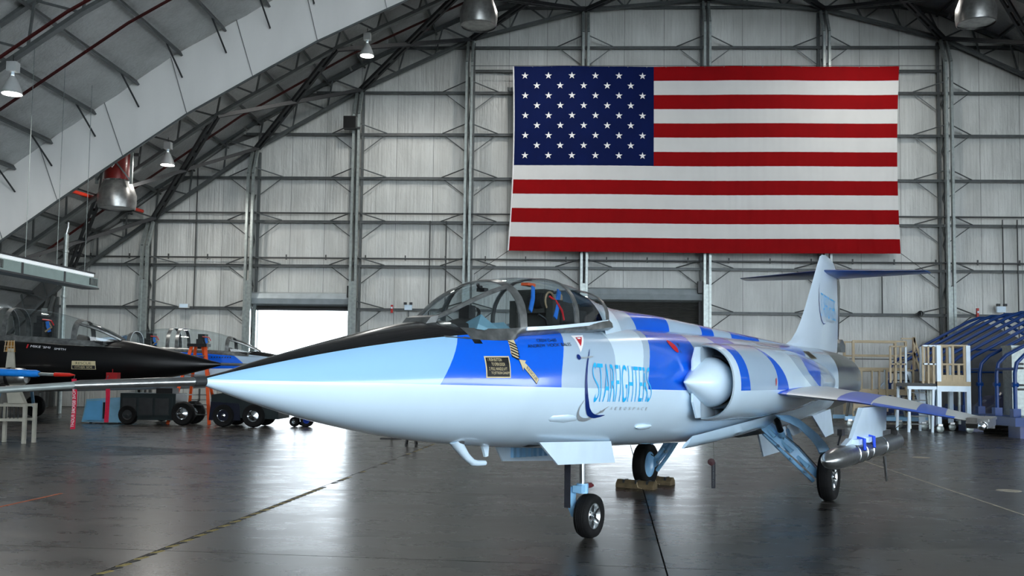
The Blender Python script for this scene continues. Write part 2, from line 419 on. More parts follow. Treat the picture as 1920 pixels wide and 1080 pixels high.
# crossed slotted braces between the end truss and the next one
xb = empty('roof_bracing', (0, 0, 0), 0, 'crossed slotted channel braces between the last two roof trusses', None, None, 'structure')
for (x0, z0), (x1, z1) in zip(NODES[1:-4], NODES[2:-4]):
    for p, q in (((x0, DW-.5, z0), (x1, 34.5, z1)), ((x1, DW-.5, z1), (x0, 34.5, z0))):
        p = Vector(p); q = Vector(q); t = (q-p).normalized(); s = t.cross(Vector((0, 0, 1))).normalized()
        m = MB()
        for e in (-1, 1): m.bar(p+s*e*.09, q+s*e*.09, .09, .14)
        for k in range(1, 6): c = p+(q-p)*k/6; m.bar(c-t*.14, c+t*.14, .16, .12)
        m.obj('brace', DARKSTEEL, xb)

# --- draft curtain
CURT = mat('white_curtain_fabric', (232, 231, 228), .6, 0, .05, .8, bump=.12, bs=2.5, stretch=(1, 1, .3))
cu = empty('draft_curtain', (0, 31.0, 0), 0, 'white fabric draft curtain hanging as an arched band below the roof', 'curtain')
acc = []
for (x0, z0), (x1, z1) in zip(NODES[1:], NODES[2:-1]):
    L = math.hypot(x1-x0, z1-z0); n = max(2, round(L/2.2))
    for k in range(n): acc.append((x0+(x1-x0)*k/n, z0+(z1-z0)*k/n, Vector((-(z1-z0), x1-x0)).normalized()))
for (x0, z0, n0), (x1, z1, n1) in zip(acc, acc[1:]):
    vs = []; fs = []; nu, nv = 6, 4; ph = random.uniform(0, 6)
    for j in range(nv+1):
        for i in range(nu+1):
            u, v = i/nu, j/nv; x = x0+(x1-x0)*u; z = z0+(z1-z0)*u; nn = n0.lerp(n1, u) if k else n0; nn = n0*(1-u)+n1*u
            h = -1.05+v*(2.3)
            vs.append((x+nn.x*h*.55, .05*math.sin(u*9+ph)*(1-v*.6)*math.sin(math.pi*u), z+nn.y*h))
    for j in range(nv):
        for i in range(nu): a = j*(nu+1)+i; fs.append((a, a+1, a+nu+2, a+nu+1))
    MB().add(vs, fs).obj('curtain_panel', CURT, cu, True, fix=False)
    e0 = vs[0]; e1 = vs[nv*(nu+1)]
    MB().bar((e0[0], -.03, e0[2]), (e1[0], -.03, e1[2]), .025, .02).obj('seam', mat('seam_grey', (120, 122, 122), .6, 0, .05), cu)
for (x0, z0, n0), (x1, z1, n1) in zip(acc, acc[1:]):
    MB().bar((x0-n0.x*.58, -.04, z0-n0.y*1.05), (x1-n1.x*.58, -.04, z1-n1.y*1.05), .06, .06).obj('hem_bar', STEEL, cu)
for x, z in PX[4:22]:
    MB().tube([(x, -1.3, z-.12), (x+.1, -.08, z-.95)], .03, 5).obj('kicker_rod', DARKSTEEL, cu)
# --- red sprinkler pipes following the arch
REDP = mat('red_pipe', (58, 8, 8), .4, 0, .15, 6)
for y, off, lab in ((27.0, .75, 'dark red sprinkler pipe in front of the white curtain'), (37.2, .75, 'dark red sprinkler pipe between the last two trusses'), (23.5, -.3, 'dark red sprinkler pipe under the nearest truss')):
    pts = [(x, y, z+off) for x, z in NODES[1:10]]
    tag(MB().tube(pts, .05, 6).obj('sprinkler_pipe', REDP), lab, 'pipe')

# --- roller doors
def corrug(x0, x1, z0, z1, n):
    m = MB(); vs = []
    for k in range(n*2+1):
        z = z0+(z1-z0)*k/(n*2); y = -.03 if k % 2 else .0
        vs += [(x0, y, z), (x1, y, z)]
    return m.add(vs, [(2*k, 2*k+1, 2*k+3, 2*k+2) for k in range(n*2)])
HOOD = mat('door_hood_paint', (176, 186, 190), .35, .2, .1, 3); SLAT = mat('dark_roller_slats', (66, 66, 64), .5, .3, .15, 3)
for i, (x0, x1, zt) in enumerate(DOORS):
    xm = (x0+x1)/2; op = 4.33 if i == 0 else 2.55
    d = empty('door_%d' % (i+1), (0, DW-.2, 0), 0, ('raised roller door letting daylight in at the back wall', 'dark roller door half lowered behind the blue jet')[i], None, None, 'structure')
    hd = [(0, .30), (-.30, .22), (-.42, 0), (-.30, -.22), (0, -.30), (.1, -.3), (.1, .3)]
    MB().prism([(p[0], zt+.05+p[1]) for p in hd], 'x', x0-.15, x1+.05).obj('hood', HOOD, d, True, 30)
    corrug(x0, x1, op, zt-.1, max(3, int((zt-op)/.075))).obj('curtain', SLAT, d, fix=False)
    MB().box((xm, -.02, op), (x1-x0, .06, .10)).obj('bottom_bar', DARKSTEEL, d)
    for s, x in ((-1, x0), (1, x1)):
        MB().box((x, -.06, zt/2), (.14, .18, zt)).obj('guide', DARKSTEEL if i else STEEL_L, d)
    MB().box((x1-.05 if i else x1+.1, -.5, zt+.35), (.24, .3, .5)).obj('motor', BLACK, d)

# ================================================================ the blue and white jet
JET_P = Vector((0.40526, 9.80365, 0)); JET_D = Vector((0.49114, 0.87108, 0))
def A(a, b, z): return (-a, b, z)            # aft station, left offset, height -> local coordinates
NOSE_S = 5.0
def quad3(p):
    """a = c0 + c1*z + c2*z^2 through three (a, z) points"""
    (a0, z0), (a1, z1), (a2, z2) = p
    d0 = a0/((z0-z1)*(z0-z2)); d1 = a1/((z1-z0)*(z1-z2)); d2 = a2/((z2-z0)*(z2-z1))
    return (d0*z1*z2+d1*z0*z2+d2*z0*z1, -(d0*(z1+z2)+d1*(z0+z2)+d2*(z0+z1)), d0+d1+d2)
PB = lin((4, 96, 224)); PG = lin((172, 194, 214)); PW = lin((212, 234, 250)); PN = lin((150, 196, 232)); PK = (.006, .006, .007); PM = lin((158, 160, 158))
def livery(name, bands, base=PG, under=PW, zl=1.60, black=None, metal_from=None, nose=None, always=()):
    m = bpy.data.materials.new(name); m.use_nodes = True; nt = m.node_tree; p = nt.nodes['Principled BSDF']
    tc = nt.nodes.new('ShaderNodeTexCoord'); sp = nt.nodes.new('ShaderNodeSeparateXYZ'); nt.links.new(tc.outputs['Object'], sp.inputs[0])
    a = X(nt, sp.outputs[0])*-1.0; z = X(nt, sp.outputs[2]); z2 = z*z
    nz = nt.nodes.new('ShaderNodeTexNoise'); nz.inputs['Scale'].default_value = 1.3; nz.inputs['Detail'].default_value = 6; nt.links.new(tc.outputs['Object'], nz.inputs['Vector'])
    def ev(e):
        if isinstance(e, (int, float)): return None, e
        c = quad3(e); return z*c[1]+z2*c[2]+c[0], None
    col = None
    c = base
    if nose: c = mixc(nt, a.lt(nose), base, PN)
    for L, R, k in bands:
        fl, vl = ev(L); fr, vr = ev(R)
        ml = a.gt(vl) if fl is None else a.gt(fl); mr = a.lt(vr) if fr is None else a.lt(fr)
        c = mixc(nt, ml*mr, c, k)
    if under is not None: c = mixc(nt, z.lt((a*-.0165+1.622)._op('MAXIMUM', 1.525)), c, under)
    if black:
        cc = quad3([(q[1], q[0]) for q in black]); fz = a*cc[1]+(a*a)*cc[2]+cc[0]
        c = mixc(nt, z.gt(fz)*a.lt(2.72), c, PK)
    mm = None
    if metal_from is not None:
        mm = a.gt(metal_from); c = mixc(nt, mm, c, PM)
    # faint grime and soft panel variation
    g = X(nt, nz.outputs['Fac'])*.22+.88
    mul = nt.nodes.new('ShaderNodeMix'); mul.data_type = 'RGBA'; mul.blend_type = 'MULTIPLY'; mul.inputs[0].default_value = .6
    cb = nt.nodes.new('ShaderNodeCombineColor'); [nt.links.new(g.s, cb.inputs[i]) for i in range(3)]
    if not hasattr(c, 'is_output'): c = mixc(nt, 0.0, c, c)
    nt.links.new(c, mul.inputs[6]); nt.links.new(cb.outputs[0], mul.inputs[7]); nt.links.new(mul.outputs[2], p.inputs['Base Color'])
    p.inputs['Roughness'].default_value = .22; p.inputs['Coat Weight'].default_value = .7; p.inputs['Coat Roughness'].default_value = .07
    if mm is not None:
        nt.links.new((mm*.9).s, p.inputs['Metallic']); nt.links.new(((1.0-mm)*.7).s, p.inputs['Coat Weight'])
    # thin rivet-line relief
    wv = nt.nodes.new('ShaderNodeTexWave'); wv.wave_type = 'BANDS'; wv.bands_direction = 'X'; wv.inputs['Scale'].default_value = .36; nt.links.new(tc.outputs['Object'], wv.inputs['Vector'])
    ln = X(nt, wv.outputs['Fac']).gt(.9993); bp = nt.nodes.new('ShaderNodeBump'); bp.inputs['Strength'].default_value = .12; bp.inputs['Distance'].default_value = .004
    nt.links.new((ln*-1.0+X(nt, nz.outputs['Fac'])*.6).s, bp.inputs['Height']); nt.links.new(bp.outputs[0], p.inputs['Normal'])
    return m

ST = [  # a, top, bottom, half width
 (0.00, 1.632, 1.588, .022), (0.20, 1.675, 1.530, .072), (0.40, 1.730, 1.472, .124), (0.80, 1.826, 1.372, .215), (1.20, 1.916, 1.288, .300), (1.55, 1.990, 1.224, .368),
 (2.10, 2.084, 1.144, .452), (2.60, 2.112, 1.090, .515), (3.00, 2.105, 1.052, .555), (3.80, 2.14, .990, .620), (4.60, 2.17, .950, .665), (5.40, 2.20, .920, .70),
 (6.00, 2.21, .900, .72), (7.0, 2.22, .865, .74), (8.0, 2.225, .835, .76), (9.0, 2.225, .82, .78), (10.0, 2.225, .83, .78), (11.0, 2.225, .865, .765), (12.0, 2.225, .92, .74),
 (13.0, 2.225, .985, .705), (14.0, 2.22, 1.045, .665), (15.0, 2.19, 1.105, .615), (15.7, 2.14, 1.15, .56), (16.25, 2.06, 1.21, .48)]
def interp(tab, a):
    if a <= tab[0][0]: return tab[0][1:]
    for i in range(len(tab)-1):
        p, q = tab[i], tab[i+1]
        if a <= q[0]:
            t = (a-p[0])/(q[0]-p[0]); p0 = tab[max(i-1, 0)]; q1 = tab[min(i+2, len(tab)-1)]; out = []
            for k in range(1, len(p)):
                m0 = (q[k]-p0[k])/(q[0]-p0[0]); m1 = (q1[k]-p[k])/(q1[0]-p[0]); h = q[0]-p[0]
                out.append((2*t**3-3*t*t+1)*p[k]+(t**3-2*t*t+t)*h*m0+(-2*t**3+3*t*t)*q[k]+(t**3-t*t)*h*m1)
            return tuple(out)
    return tab[-1][1:]
def section(a, n=48, tab=ST, ex=2.0):
    zt, zb, w = interp(tab, a); zc = (zt+zb)/2+ (.02 if a > 3 else 0); out = []
    for k in range(n):
        th = 2*math.pi*k/n; c, s = math.cos(th), math.sin(th)
        e = 2/((ex+min(.6, max(0, (a-2.4)*.5))) if (s > 0 and 2.4 < a < 14) else (ex+min(.45, max(0, (a-4)*.12))))
        b = w*math.copysign(abs(c)**e, c); z = zc+(zt-zc if s > 0 else zc-zb)*math.copysign(abs(s)**e, s)
        out.append(A(a, b, z))
    return out
def fuselage(tab=ST, a1=16.25, holes=(), step=.1, n=48):
    m = MB(); N_ = int(round(a1/step)); sts = [a1*i/N_ for i in range(N_+1)]
    secs = [section(a, n, tab) for a in sts]
    vs = [p for s_ in secs for p in s_]; fs = []
    for i in range(N_):
        for k in range(n):
            f = (i*n+k, i*n+(k+1) % n, (i+1)*n+(k+1) % n, (i+1)*n+k)
            am = (sts[i]+sts[i+1])/2; c = sum((Vector(vs[q]) for q in f), Vector())/4
            if any(h0 < am < h1 and c.z > hz and abs(c.y) < hb for h0, h1, hz, hb in holes): continue
            fs.append(f)
    fs.append(tuple(range(n)))
    return m.add(vs, fs)
def bvh_of(mb): return BVHTree.FromPolygons([Vector(v) for v in mb.v], mb.f)
def on_skin(bvhs, a, z, off=.004, side=1):
    best = None
    for bv in bvhs:
        h = bv.ray_cast(Vector((-a, side*3, z)), Vector((0, -side, 0)))
        if h[0] is not None and (best is None or h[0].y*side > best[0].y*side): best = h
    if best is None: return None
    nn = best[1] if best[1].y*side > 0 else -best[1]
    return best[0]+nn*off
def text_geo(s, shear=0.0, off=0.0):
    c = bpy.data.curves.new('t', 'FONT'); c.body = s; c.align_x = 'LEFT'; c.shear = shear; c.offset = off; o = bpy.data.objects.new('t', c); COL.objects.link(o)
    dg = bpy.context.evaluated_depsgraph_get(); me = bpy.data.meshes.new_from_object(o.evaluated_get(dg))
    vs = [v.co.copy() for v in me.vertices]; fs = [tuple(p.vertices) for p in me.polygons]
    bpy.data.objects.remove(o); bpy.data.curves.remove(c); bpy.data.meshes.remove(me)
    x0 = min(v.x for v in vs); x1 = max(v.x for v in vs); y0 = min(v.y for v in vs); y1 = max(v.y for v in vs)
    return [((v.x-x0)/(x1-x0), (v.y-y0)/(y1-y0)) for v in vs], fs, (x1-x0)/(y1-y0)
def decal(name, pts, faces, mtl, parent, bvhs, off=.004, cut=.05, side=1):
    """flat print wrapped on the skin: pts are (a, z)"""
    bm = bmesh.new(); bv = [bm.verts.new((p[0], p[1], 0)) for p in pts]
    for f in faces:
        try: bm.faces.new([bv[i] for i in f])
        except ValueError: pass
    if cut:
        for ax in (0, 1):
            lo = min(p[ax] for p in pts); hi = max(p[ax] for p in pts); k = math.floor(lo/cut)+1
            while k*cut < hi:
                co = [0, 0, 0]; co[ax] = k*cut; no = [0, 0, 0]; no[ax] = 1
                bmesh.ops.bisect_plane(bm, geom=bm.verts[:]+bm.edges[:]+bm.faces[:], plane_co=co, plane_no=no); k += 1
    bmesh.ops.triangulate(bm, faces=bm.faces[:])
    dead = []
    for v in bm.verts:
        q = on_skin(bvhs, v.co.x, v.co.y, off, side)
        if q is None: dead.append(v)
        else: v.co = q
    bmesh.ops.delete(bm, geom=dead, context='VERTS')
    me = bpy.data.meshes.new(name); bm.to_mesh(me); bm.free(); me.materials.append(mtl)
    o = bpy.data.objects.new(name, me); COL.objects.link(o); o.parent = parent; return o
def text_decal(name, s, c00, c10, c01, mtl, parent, bvhs, off=.005, cut=.05, shear=0, side=1):
    """c00 lower-left, c10 lower-right, c01 upper-left corners in (a, z)"""
    pts, fs, asp = text_geo(s, shear)
    P2 = [(c00[0]+(c10[0]-c00[0])*u+(c01[0]-c00[0])*v, c00[1]+(c10[1]-c00[1])*u+(c01[1]-c00[1])*v) for u, v in pts]
    return decal(name, P2, fs, mtl, parent, bvhs, off, cut, side)
CT = [(6.22, .775, 1.16, 2.03, 1.195), (6.35, .77, 1.168, 2.045, 1.18), (6.6, .755, 1.175, 2.06, 1.17), (7.2, .72, 1.185, 2.08, 1.16), (8.0, .70, 1.18, 2.09, 1.15), (9.0, .66, 1.14, 2.09, 1.16),
      (10.0, .6, 1.07, 2.07, 1.18), (11.0, .5, .97, 2.03, 1.22), (12.0, .4, .85, 1.97, 1.27), (13.0, .3, .70, 1.88, 1.33), (13.8, .2, .55, 1.8, 1.4)]
def cowl_sec(a, inset=0.0, n=22, s=1):
    bi, bo, zt, zb = interp(CT, a); bo -= inset; zt -= inset; zb += inset; bi += inset*.4; zc = (zt+zb)/2; rz = (zt-zb)/2; out = []
    for k in range(n+1):
        th = math.pi/2-math.pi*k/n; c, q = max(0, math.cos(th)), math.sin(th)
        out.append(A(a, s*(bi+(bo-bi)*c**.85), zc+rz*math.copysign(abs(q)**.95, q)))
    for k in range(1, 5): out.append(A(a, s*bi, zb+(zt-zb)*k/5))
    return out
def cowl(s=1):
    m = MB(); sts = [6.22+i*(13.8-6.22)/50 for i in range(51)]
    return m.loft([cowl_sec(a, 0, 22, s) for a in sts])
#@@BUILD
B1 = ([(1.833, 1.608), (1.938, 1.734), (2.166, 1.963)], [(3.348, 1.596), (3.407, 1.803), (3.662, 2.064)], PB)
W2 = ([(4.288, 1.665), (4.328, 1.811), (4.39, 1.966)], [(4.853, 1.584), (4.896, 1.78), (5.069, 1.988)], PW)
B2 = ([(4.985, 1.567), (5.023, 1.76), (5.25, 2.017)], [(6.25, 1.6), (6.302, 1.825), (6.492, 2.11)], PB)
B5 = ([(10.6, 1.55), (9.892, 1.689), (9.6, 1.924)], [(10.698, 1.587), (10.82, 1.788), (11.6, 2.14)], PB)
M_BODY = livery('jet_body_paint', [B1, W2, B2, (7.3, 8.1, PB), (8.1, 9.2, PW), B5], black=[(.066, 1.638), (1.053, 1.824), (2.353, 1.984)], metal_from=13.25, nose=3.0)
M_COWL = livery('jet_cowl_paint', [(6.0, [(6.418, 1.54), (6.393, 1.781), (6.397, 2.043)], PW), ([(6.418, 1.54), (6.393, 1.781), (6.397, 2.043)], [(6.739, 1.538), (6.673, 1.761), (6.698, 2.053)], PB),
                 ([(7.793, 1.531), (7.751, 1.773), (7.642, 1.947)], [(8.372, 1.52), (8.169, 1.703), (7.91, 1.88)], PB), ([(8.372, 1.52), (8.169, 1.703), (7.91, 1.88)], [(9.9, 1.55), (9.3, 1.689), (8.9, 1.924)], PW), B5])
M_SPINE = livery('jet_spine_paint', [(4.4, 5.0, PW), (5.55, 6.62, PB), (7.75, 8.22, PB), (8.97, 10.33, PB), (10.6, 12.6, PG)], under=None)
M_FIN = livery('jet_fin_paint', [], base=lin((208, 224, 238)), under=None, metal_from=16.05)
M_WING = livery('jet_wing_paint', [], base=lin((206, 212, 216)), under=None)
CANOPY = glass('canopy_perspex', (.80, .86, .88), .14)
N0 = JET_P-JET_D*NOSE_S
jet = empty('fighter_jet', N0, math.atan2(-JET_D.y, -JET_D.x), 'blue and white jet fighter with black anti-glare nose parked in the foreground', 'jet')
fu = fuselage(holes=[(2.35, 4.5, 1.93, .37)]); fu.obj('fuselage', M_BODY, jet, True, 50)
FB = bvh_of(fuselage()); cw = cowl(1); CB = bvh_of(cw)
INNER = mat('intake_inner_paint', (150, 164, 174), .5, 0, .06); VOID = mat('intake_shade', (6, 7, 8), .7, 0, .1)  # near-black colour stands for shade inside the duct and bleed slot
for s in (1, -1):
    c = cowl(s).obj('intake_cowl', M_COWL, jet, True, 55)
    MB().loft([cowl_sec(6.22, 0, 22, s), cowl_sec(6.20, .012, 22, s), cowl_sec(6.23, .026, 22, s), cowl_sec(6.4, .04, 22, s), cowl_sec(7.0, .09, 22, s), cowl_sec(7.9, .12, 22, s)]).obj('intake_duct', INNER, c, True, 50)
    MB().add(cowl_sec(7.05, .09, 22, s), [tuple(range(27))]).obj('duct_shade', VOID, c, fix=False)  # black sheet across the duct, painted-in darkness of its depth
    sp = MB().lathe([(.001, 0), (.10, .25), (.20, .50), (.265, .67), (.285, .76), (.28, .82), (.25, .85)], A(5.66, s*.79, 1.615), (-1, 0, 0), 40).obj('shock_cone', WHITEP, c, True, 60)
    MB().lathe([(.25, .84), (.20, .88), (.20, .98), (.27, .97)], A(5.66, s*.79, 1.615), (-1, 0, 0), 32).obj('bleed_slot', VOID, c, True, 40)
    MB().lathe([(.27, .96), (.295, .90), (.31, .95), (.32, 1.9)], A(5.66, s*.79, 1.615), (-1, 0, 0), 32).obj('centre_body', INNER, c, True, 40)
    # splitter plate just off the fuselage
    MB().prism([(-6.95, 1.22), (-6.1, 1.22), (-5.98, 1.40), (-5.98, 1.85), (-6.08, 2.0), (-6.95, 2.02)], 'y', s*.752, s*.775).obj('splitter_plate', WHITEP, c)
# dorsal fairing and spine
SPT = [(4.50, 2.512, .445), (4.94, 2.443, .40), (5.386, 2.402, .335), (5.9, 2.39, .275), (6.6, 2.385, .24), (8.2, 2.345, .22), (10.3, 2.295, .19), (12.2, 2.25, .15), (12.9, 2.235, .10)]
secs = []
for i in range(61):
    a = 4.5+i*(12.9-4.5)/60; zt, w_ = interp(SPT, a); zb = 2.0 if a < 5.4 else 2.0+.1*min(1, (a-5.4)/2)
    ex = 1.0 if a < 5.2 else max(.55, 1.0-(a-5.2)*.4)
    secs.append([A(a, w_*math.copysign(abs(math.cos(t))**ex, math.cos(t)), zb+(zt-zb)*abs(math.sin(t))**ex) for t in [math.pi*k/20 for k in range(21)]])
sp_m = MB().loft(secs, closed=False, cap=False); sp_m.obj('dorsal_spine', M_SPINE, jet, True, 50, fix=False); SB = bvh_of(sp_m)
SKIN = [FB, CB]
# nose probe
MB().tube([A(.02, 0, 1.610), A(-.06, 0, 1.608)], [.031, .031], 16).obj('boom_collar', DARKSTEEL, jet, True)
MB().tube([A(-.055, 0, 1.608), A(-.3, 0, 1.603), A(-.78, 0, 1.590), A(-.82, 0, 1.589)], [.0265, .0265, .025, .019], 16).obj('pitot_boom', ALU, jet, True)
MB().tube([A(-.81, 0, 1.589), A(-1.2, 0, 1.567), A(-2.0, 0, 1.55), A(-2.1, 0, 1.55)], [.0185, .016, .014, .004], 12).obj('probe_tip', STEEL_L, jet, True)
# exhaust
MB().lathe([(.40, 0), (.46, .05), (.44, .3), (.38, .42), (.33, .40), (.30, -.3)], A(15.95, 0, 1.635), (-1, 0, 0), 32).obj('exhaust_nozzle', ALU, jet, True, 40)
# wings
def airfoil(a0, a1, b, z, th):
    pr = [(0, 0), (.03, .35), (.12, .7), (.3, .95), (.5, 1), (.7, .75), (.9, .3), (1, 0), (.9, -.3), (.7, -.75), (.5, -1), (.3, -.95), (.12, -.7), (.03, -.35)]
    return [A(a0+(a1-a0)*u, b, z+th*.5*v) for u, v in pr]
def wing_col(name):
    m = livery(name, [(7.9, 8.55, lin((24, 92, 205))), (9.15, 9.65, lin((24, 92, 205)))], base=lin((206, 212, 216)), under=None); return m
def wing_mat():
    """bands run across the span: use the object-space span coordinate"""
    m = bpy.data.materials.new('jet_wing_bands'); m.use_nodes = True; nt = m.node_tree; p = nt.nodes['Principled BSDF']
    tc = nt.nodes.new('ShaderNodeTexCoord'); sp = nt.nodes.new('ShaderNodeSeparateXYZ'); nt.links.new(tc.outputs['Object'], sp.inputs[0])
    b = X(nt, sp.outputs[1]).abs(); a = X(nt, sp.outputs[0])*-1.0; q = b+a*.10
    c = lin((210, 214, 214))
    for lo, hi in ((1.6, 2.05), (2.62, 3.0), (3.5, 3.82)): c = mixc(nt, q.gt(lo)*q.lt(hi), c, lin((6, 88, 206)))
    c = mixc(nt, (a-b*.42).lt(7.50)*b.gt(2.18)*b.lt(3.05), c, lin((6, 88, 206)))
    nt.links.new(c, p.inputs['Base Color']); p.inputs['Roughness'].default_value = .3; p.inputs['Coat Weight'].default_value = .1; p.inputs['Specular IOR Level'].default_value = .35; return m
WM = wing_mat()
for s in (1, -1):
    wg = MB().loft([airfoil(7.35, 12.2, s*.75, 1.545, .16), airfoil(7.75, 12.0, s*1.0, 1.50, .14), airfoil(8.2, 11.4, s*2.0, 1.395, .10), airfoil(8.72, 10.3, s*3.2, 1.19, .055)], cap=True).obj('wing', WM, jet, True, 35)
    # tip fitting
    MB().prism([(-8.6, 1.16), (-8.75, 1.225), (-9.5, 1.225), (-9.62, 1.12), (-9.3, 1.10), (-8.7, 1.10)], 'y', s*3.18, s*3.30).obj('tip_rail', ALU, wg)
    MB().box(A(9.15, s*3.36, 1.165), (1.05, .12, .11)).box(A(9.15, s*3.42, 1.20), (1.0, .03, .03)).box(A(9.6, s*3.36, 1.12), (.1, .10, .1)).obj('tip_adapter', ALU, wg)
    MB().lathe([(.001, -.06), (.04, -.04), (.055, 0), (.055, .1)], A(8.56, s*3.36, 1.14), (-1, 0, 0), 12).obj('adapter_nose', CHROME, wg, True)
# pylon and silver store under the left wing (the far one mirrors it)
for s in (1,):
    b = s*2.12
    py = MB().loft([[A(7.95+.0, b-.03*s, 1.33), A(8.6, b-.06*s, 1.33), A(9.55, b-.015*s, 1.33), A(9.55, b+.015*s, 1.33), A(8.6, b+.06*s, 1.33), A(7.95, b+.03*s, 1.33)],
                    [A(7.32, b-.02*s, .965), A(8.2, b-.06*s, .95), A(9.45, b-.015*s, .93), A(9.45, b+.015*s, .93), A(8.2, b+.06*s, .95), A(7.32, b+.02*s, .965)]], cap=True).obj('pylon', WHITEP, jet, True, 30)
    st = MB().lathe([(.002, 0), (.045, .04), (.085, .16), (.108, .34), (.118, .55), (.12, .7), (.12, 4.0), (.115, 4.03), (.09, 4.03)], A(6.20, b, .82), (-1, 0, 0), 28).obj('store_tube', ALU, jet, True, 40)
    for a_ in (7.35, 7.75, 8.1, 9.0): MB().lathe([(.12, 0), (.127, .005), (.127, .03), (.12, .035)], A(a_, b, .82), (-1, 0, 0), 28).obj('band', CHROME, st, True, 40)
    for a_ in (7.5, 8.05): MB().tube([A(a_, b+s*.13, .86), A(a_+.05, b+s*.12, .98), A(a_+.12, b, 1.0), A(a_+.22, b-s*.12, .9)], .02, 8).obj('blue_strap', mat('blue_strap', (20, 70, 210), .6, 0, .15, 20), st, True)
    for a_ in (7.45, 8.0): MB().box(A(a_, b+s*.05, .955), (.22, .10, .06)).obj('white_clamp', WHITEP, st)
    MB().prism([(-7.0, .94), (-7.3, 1.0), (-7.5, .95), (-7.5, .92), (-7.1, .91)], 'y', b-.03, b+.03).obj('lug', WHITEP, st)
    MB().box(A(9.3, b, .97), (.9, .05, .06)).obj('top_rail', ALU, st)
    MB().lathe([(.001, 0), (.07, .0), (.08, .12), (.06, .30), (.001, .31)], A(9.78, b, .945), (-1, 0, 0), 14).obj('sensor', BLACK, st, True)
    MB().prism([(-9.35, .66), (-9.5, .66), (-9.58, .32), (-9.53, .32)], 'y', b-.01, b+.01).obj('lower_fin', ALU, st)
    MB().tube([A(10.1, b, .97), A(10.6, b, 1.02)], .006, 5).obj('whip', BLACK, st)
    MB().tube([A(6.9, b-.03, .95), A(7.02, b-.03, 1.04), A(7.08, b-.03, 1.10)], .012, 6).box(A(7.05, b-.03, 1.08), (.14, .05, .07)).obj('sway_pin', BLACK, st)
# fin and tailplane
FIN = [(12.2, 2.2), (12.75, 2.33), (13.1, 2.50), (13.37, 2.68), (13.75, 3.0), (14.30, 3.53), (14.70, 3.92), (14.86, 4.05), (15.02, 4.10), (15.3, 4.125), (15.75, 4.09), (16.15, 3.99), (16.45, 3.83), (16.6, 3.6), (16.55, 3.2), (16.48, 2.8), (16.42, 2.42), (16.3, 2.15), (14.5, 2.1)]
def fin_mesh():
    cx = 14.9; vs = []; n = len(FIN)
    vs = [A(a, 0, z) for a, z in FIN]
    m = MB(); zc = 3.0
    inn = [(a+(14.9+(.15*(z-3.0))-a)*.30, z+(3.05-z)*.12) for a, z in FIN]
    for s in (1, -1):
        v2 = vs+[A(a, s*(.085-.02*(z-2.2)), z) for a, z in inn]
        m.add(v2, [(k, (k+1) % n, n+(k+1) % n, n+k) for k in range(n)]+[tuple(range(n, 2*n))])
    return m
fm = fin_mesh(); fin = fm.obj('tail_fin', M_FIN, jet, True, 50); FINB = bvh_of(fm)
TAILM = mat('tailplane_blue', (14, 74, 150), .35, 0, .25, 2.5, coat=.2)
for s in (1, -1):
    MB().loft([airfoil(14.95, 16.75, s*.03, 3.78, .11), airfoil(15.5, 16.12, s*1.80, 3.755, .035), airfoil(15.72, 16.10, s*1.83, 3.755, .02)], cap=True).obj('tailplane', TAILM, jet, True, 35)
MB().prism([(-16.2, 2.22), (-16.6, 2.22), (-16.62, 2.36), (-16.35, 2.48), (-16.15, 2.40)], 'y', -.09, .09).obj('drag_chute_fairing', ALU, jet)
# ventral fins and belly hardware
MB().prism([(-12.9, 1.05), (-14.3, 1.12), (-14.55, .64), (-13.9, .60)], 'y', .28, .31).obj('ventral_fin', WHITEP, jet)
MB().prism([(-10.7, .95), (-12.3, .95), (-12.5, .45), (-11.1, .42)], 'y', -.012, .012).obj('ventral_fin', WHITEP, jet)
MB().prism([(-12.9, 1.05), (-14.3, 1.12), (-14.55, .64), (-13.9, .60)], 'y', -.31, -.28).obj('ventral_fin', WHITEP, jet)

# ---- canopy
CAN = [(2.10, .10, 2.045, 2.080), (2.30, .20, 2.04, 2.185), (2.55, .30, 2.04, 2.318), (2.80, .375, 2.05, 2.425), (2.98, .415, 2.07, 2.475), (3.37, .45, 2.10, 2.543), (3.84, .46, 2.145, 2.568), (4.2, .455, 2.18, 2.552), (4.36, .45, 2.20, 2.532), (4.55, .44, 2.22, 2.505)]
def arch(a, n=16, k0=0, k1=None, off=0.0):
    ws, zs, zt = interp(CAN, a); ws += off; zt += off; k1 = n if k1 is None else k1
    e = .85 if a > 2.9 else .85+(2.98-a)*.25
    return [A(a, ws*math.copysign(abs(math.cos(math.pi*k/n))**.8, math.cos(math.pi*k/n)), zs+(zt-zs)*math.sin(math.pi*k/n)**e) for k in range(k0, k1+1)]
def stations(a0, a1, n): return [a0+(a1-a0)*i/n for i in range(n+1)]
def glz(name, a0, a1, k0, k1, parent, n=10):
    return MB().loft([arch(a, 16, k0, k1) for a in stations(a0, a1, n)], closed=False).obj(name, CANOPY, parent, True, 80, fix=False)
FRAME = mat('scuffed_canopy_frame', (118, 120, 119), .3, .6, .35, 11)
ws_ = empty('windshield', (0, 0, 0), parent=jet)
glz('side_pane', 2.16, 2.97, 0, 5, ws_); glz('centre_pane', 2.16, 2.97, 5, 11, ws_); glz('side_pane', 2.16, 2.97, 11, 16, ws_)
def ribbon(name, a0, a1, parent, m=FRAME, off=.012, k0=0, k1=16):
    return MB().loft([arch(a0, 16, k0, k1, .0), arch(a0, 16, k0, k1, off), arch(a1, 16, k0, k1, off), arch(a1, 16, k0, k1, .0)], closed=False).obj(name, m, parent, True, 30, fix=False)
ribbon('bow_frame', 2.93, 3.02, ws_)
for k in (5, 11): MB().tube([arch(a, 16)[k] for a in stations(2.14, 2.96, 8)], .020, 8).obj('windshield_post', FRAME, ws_, True)
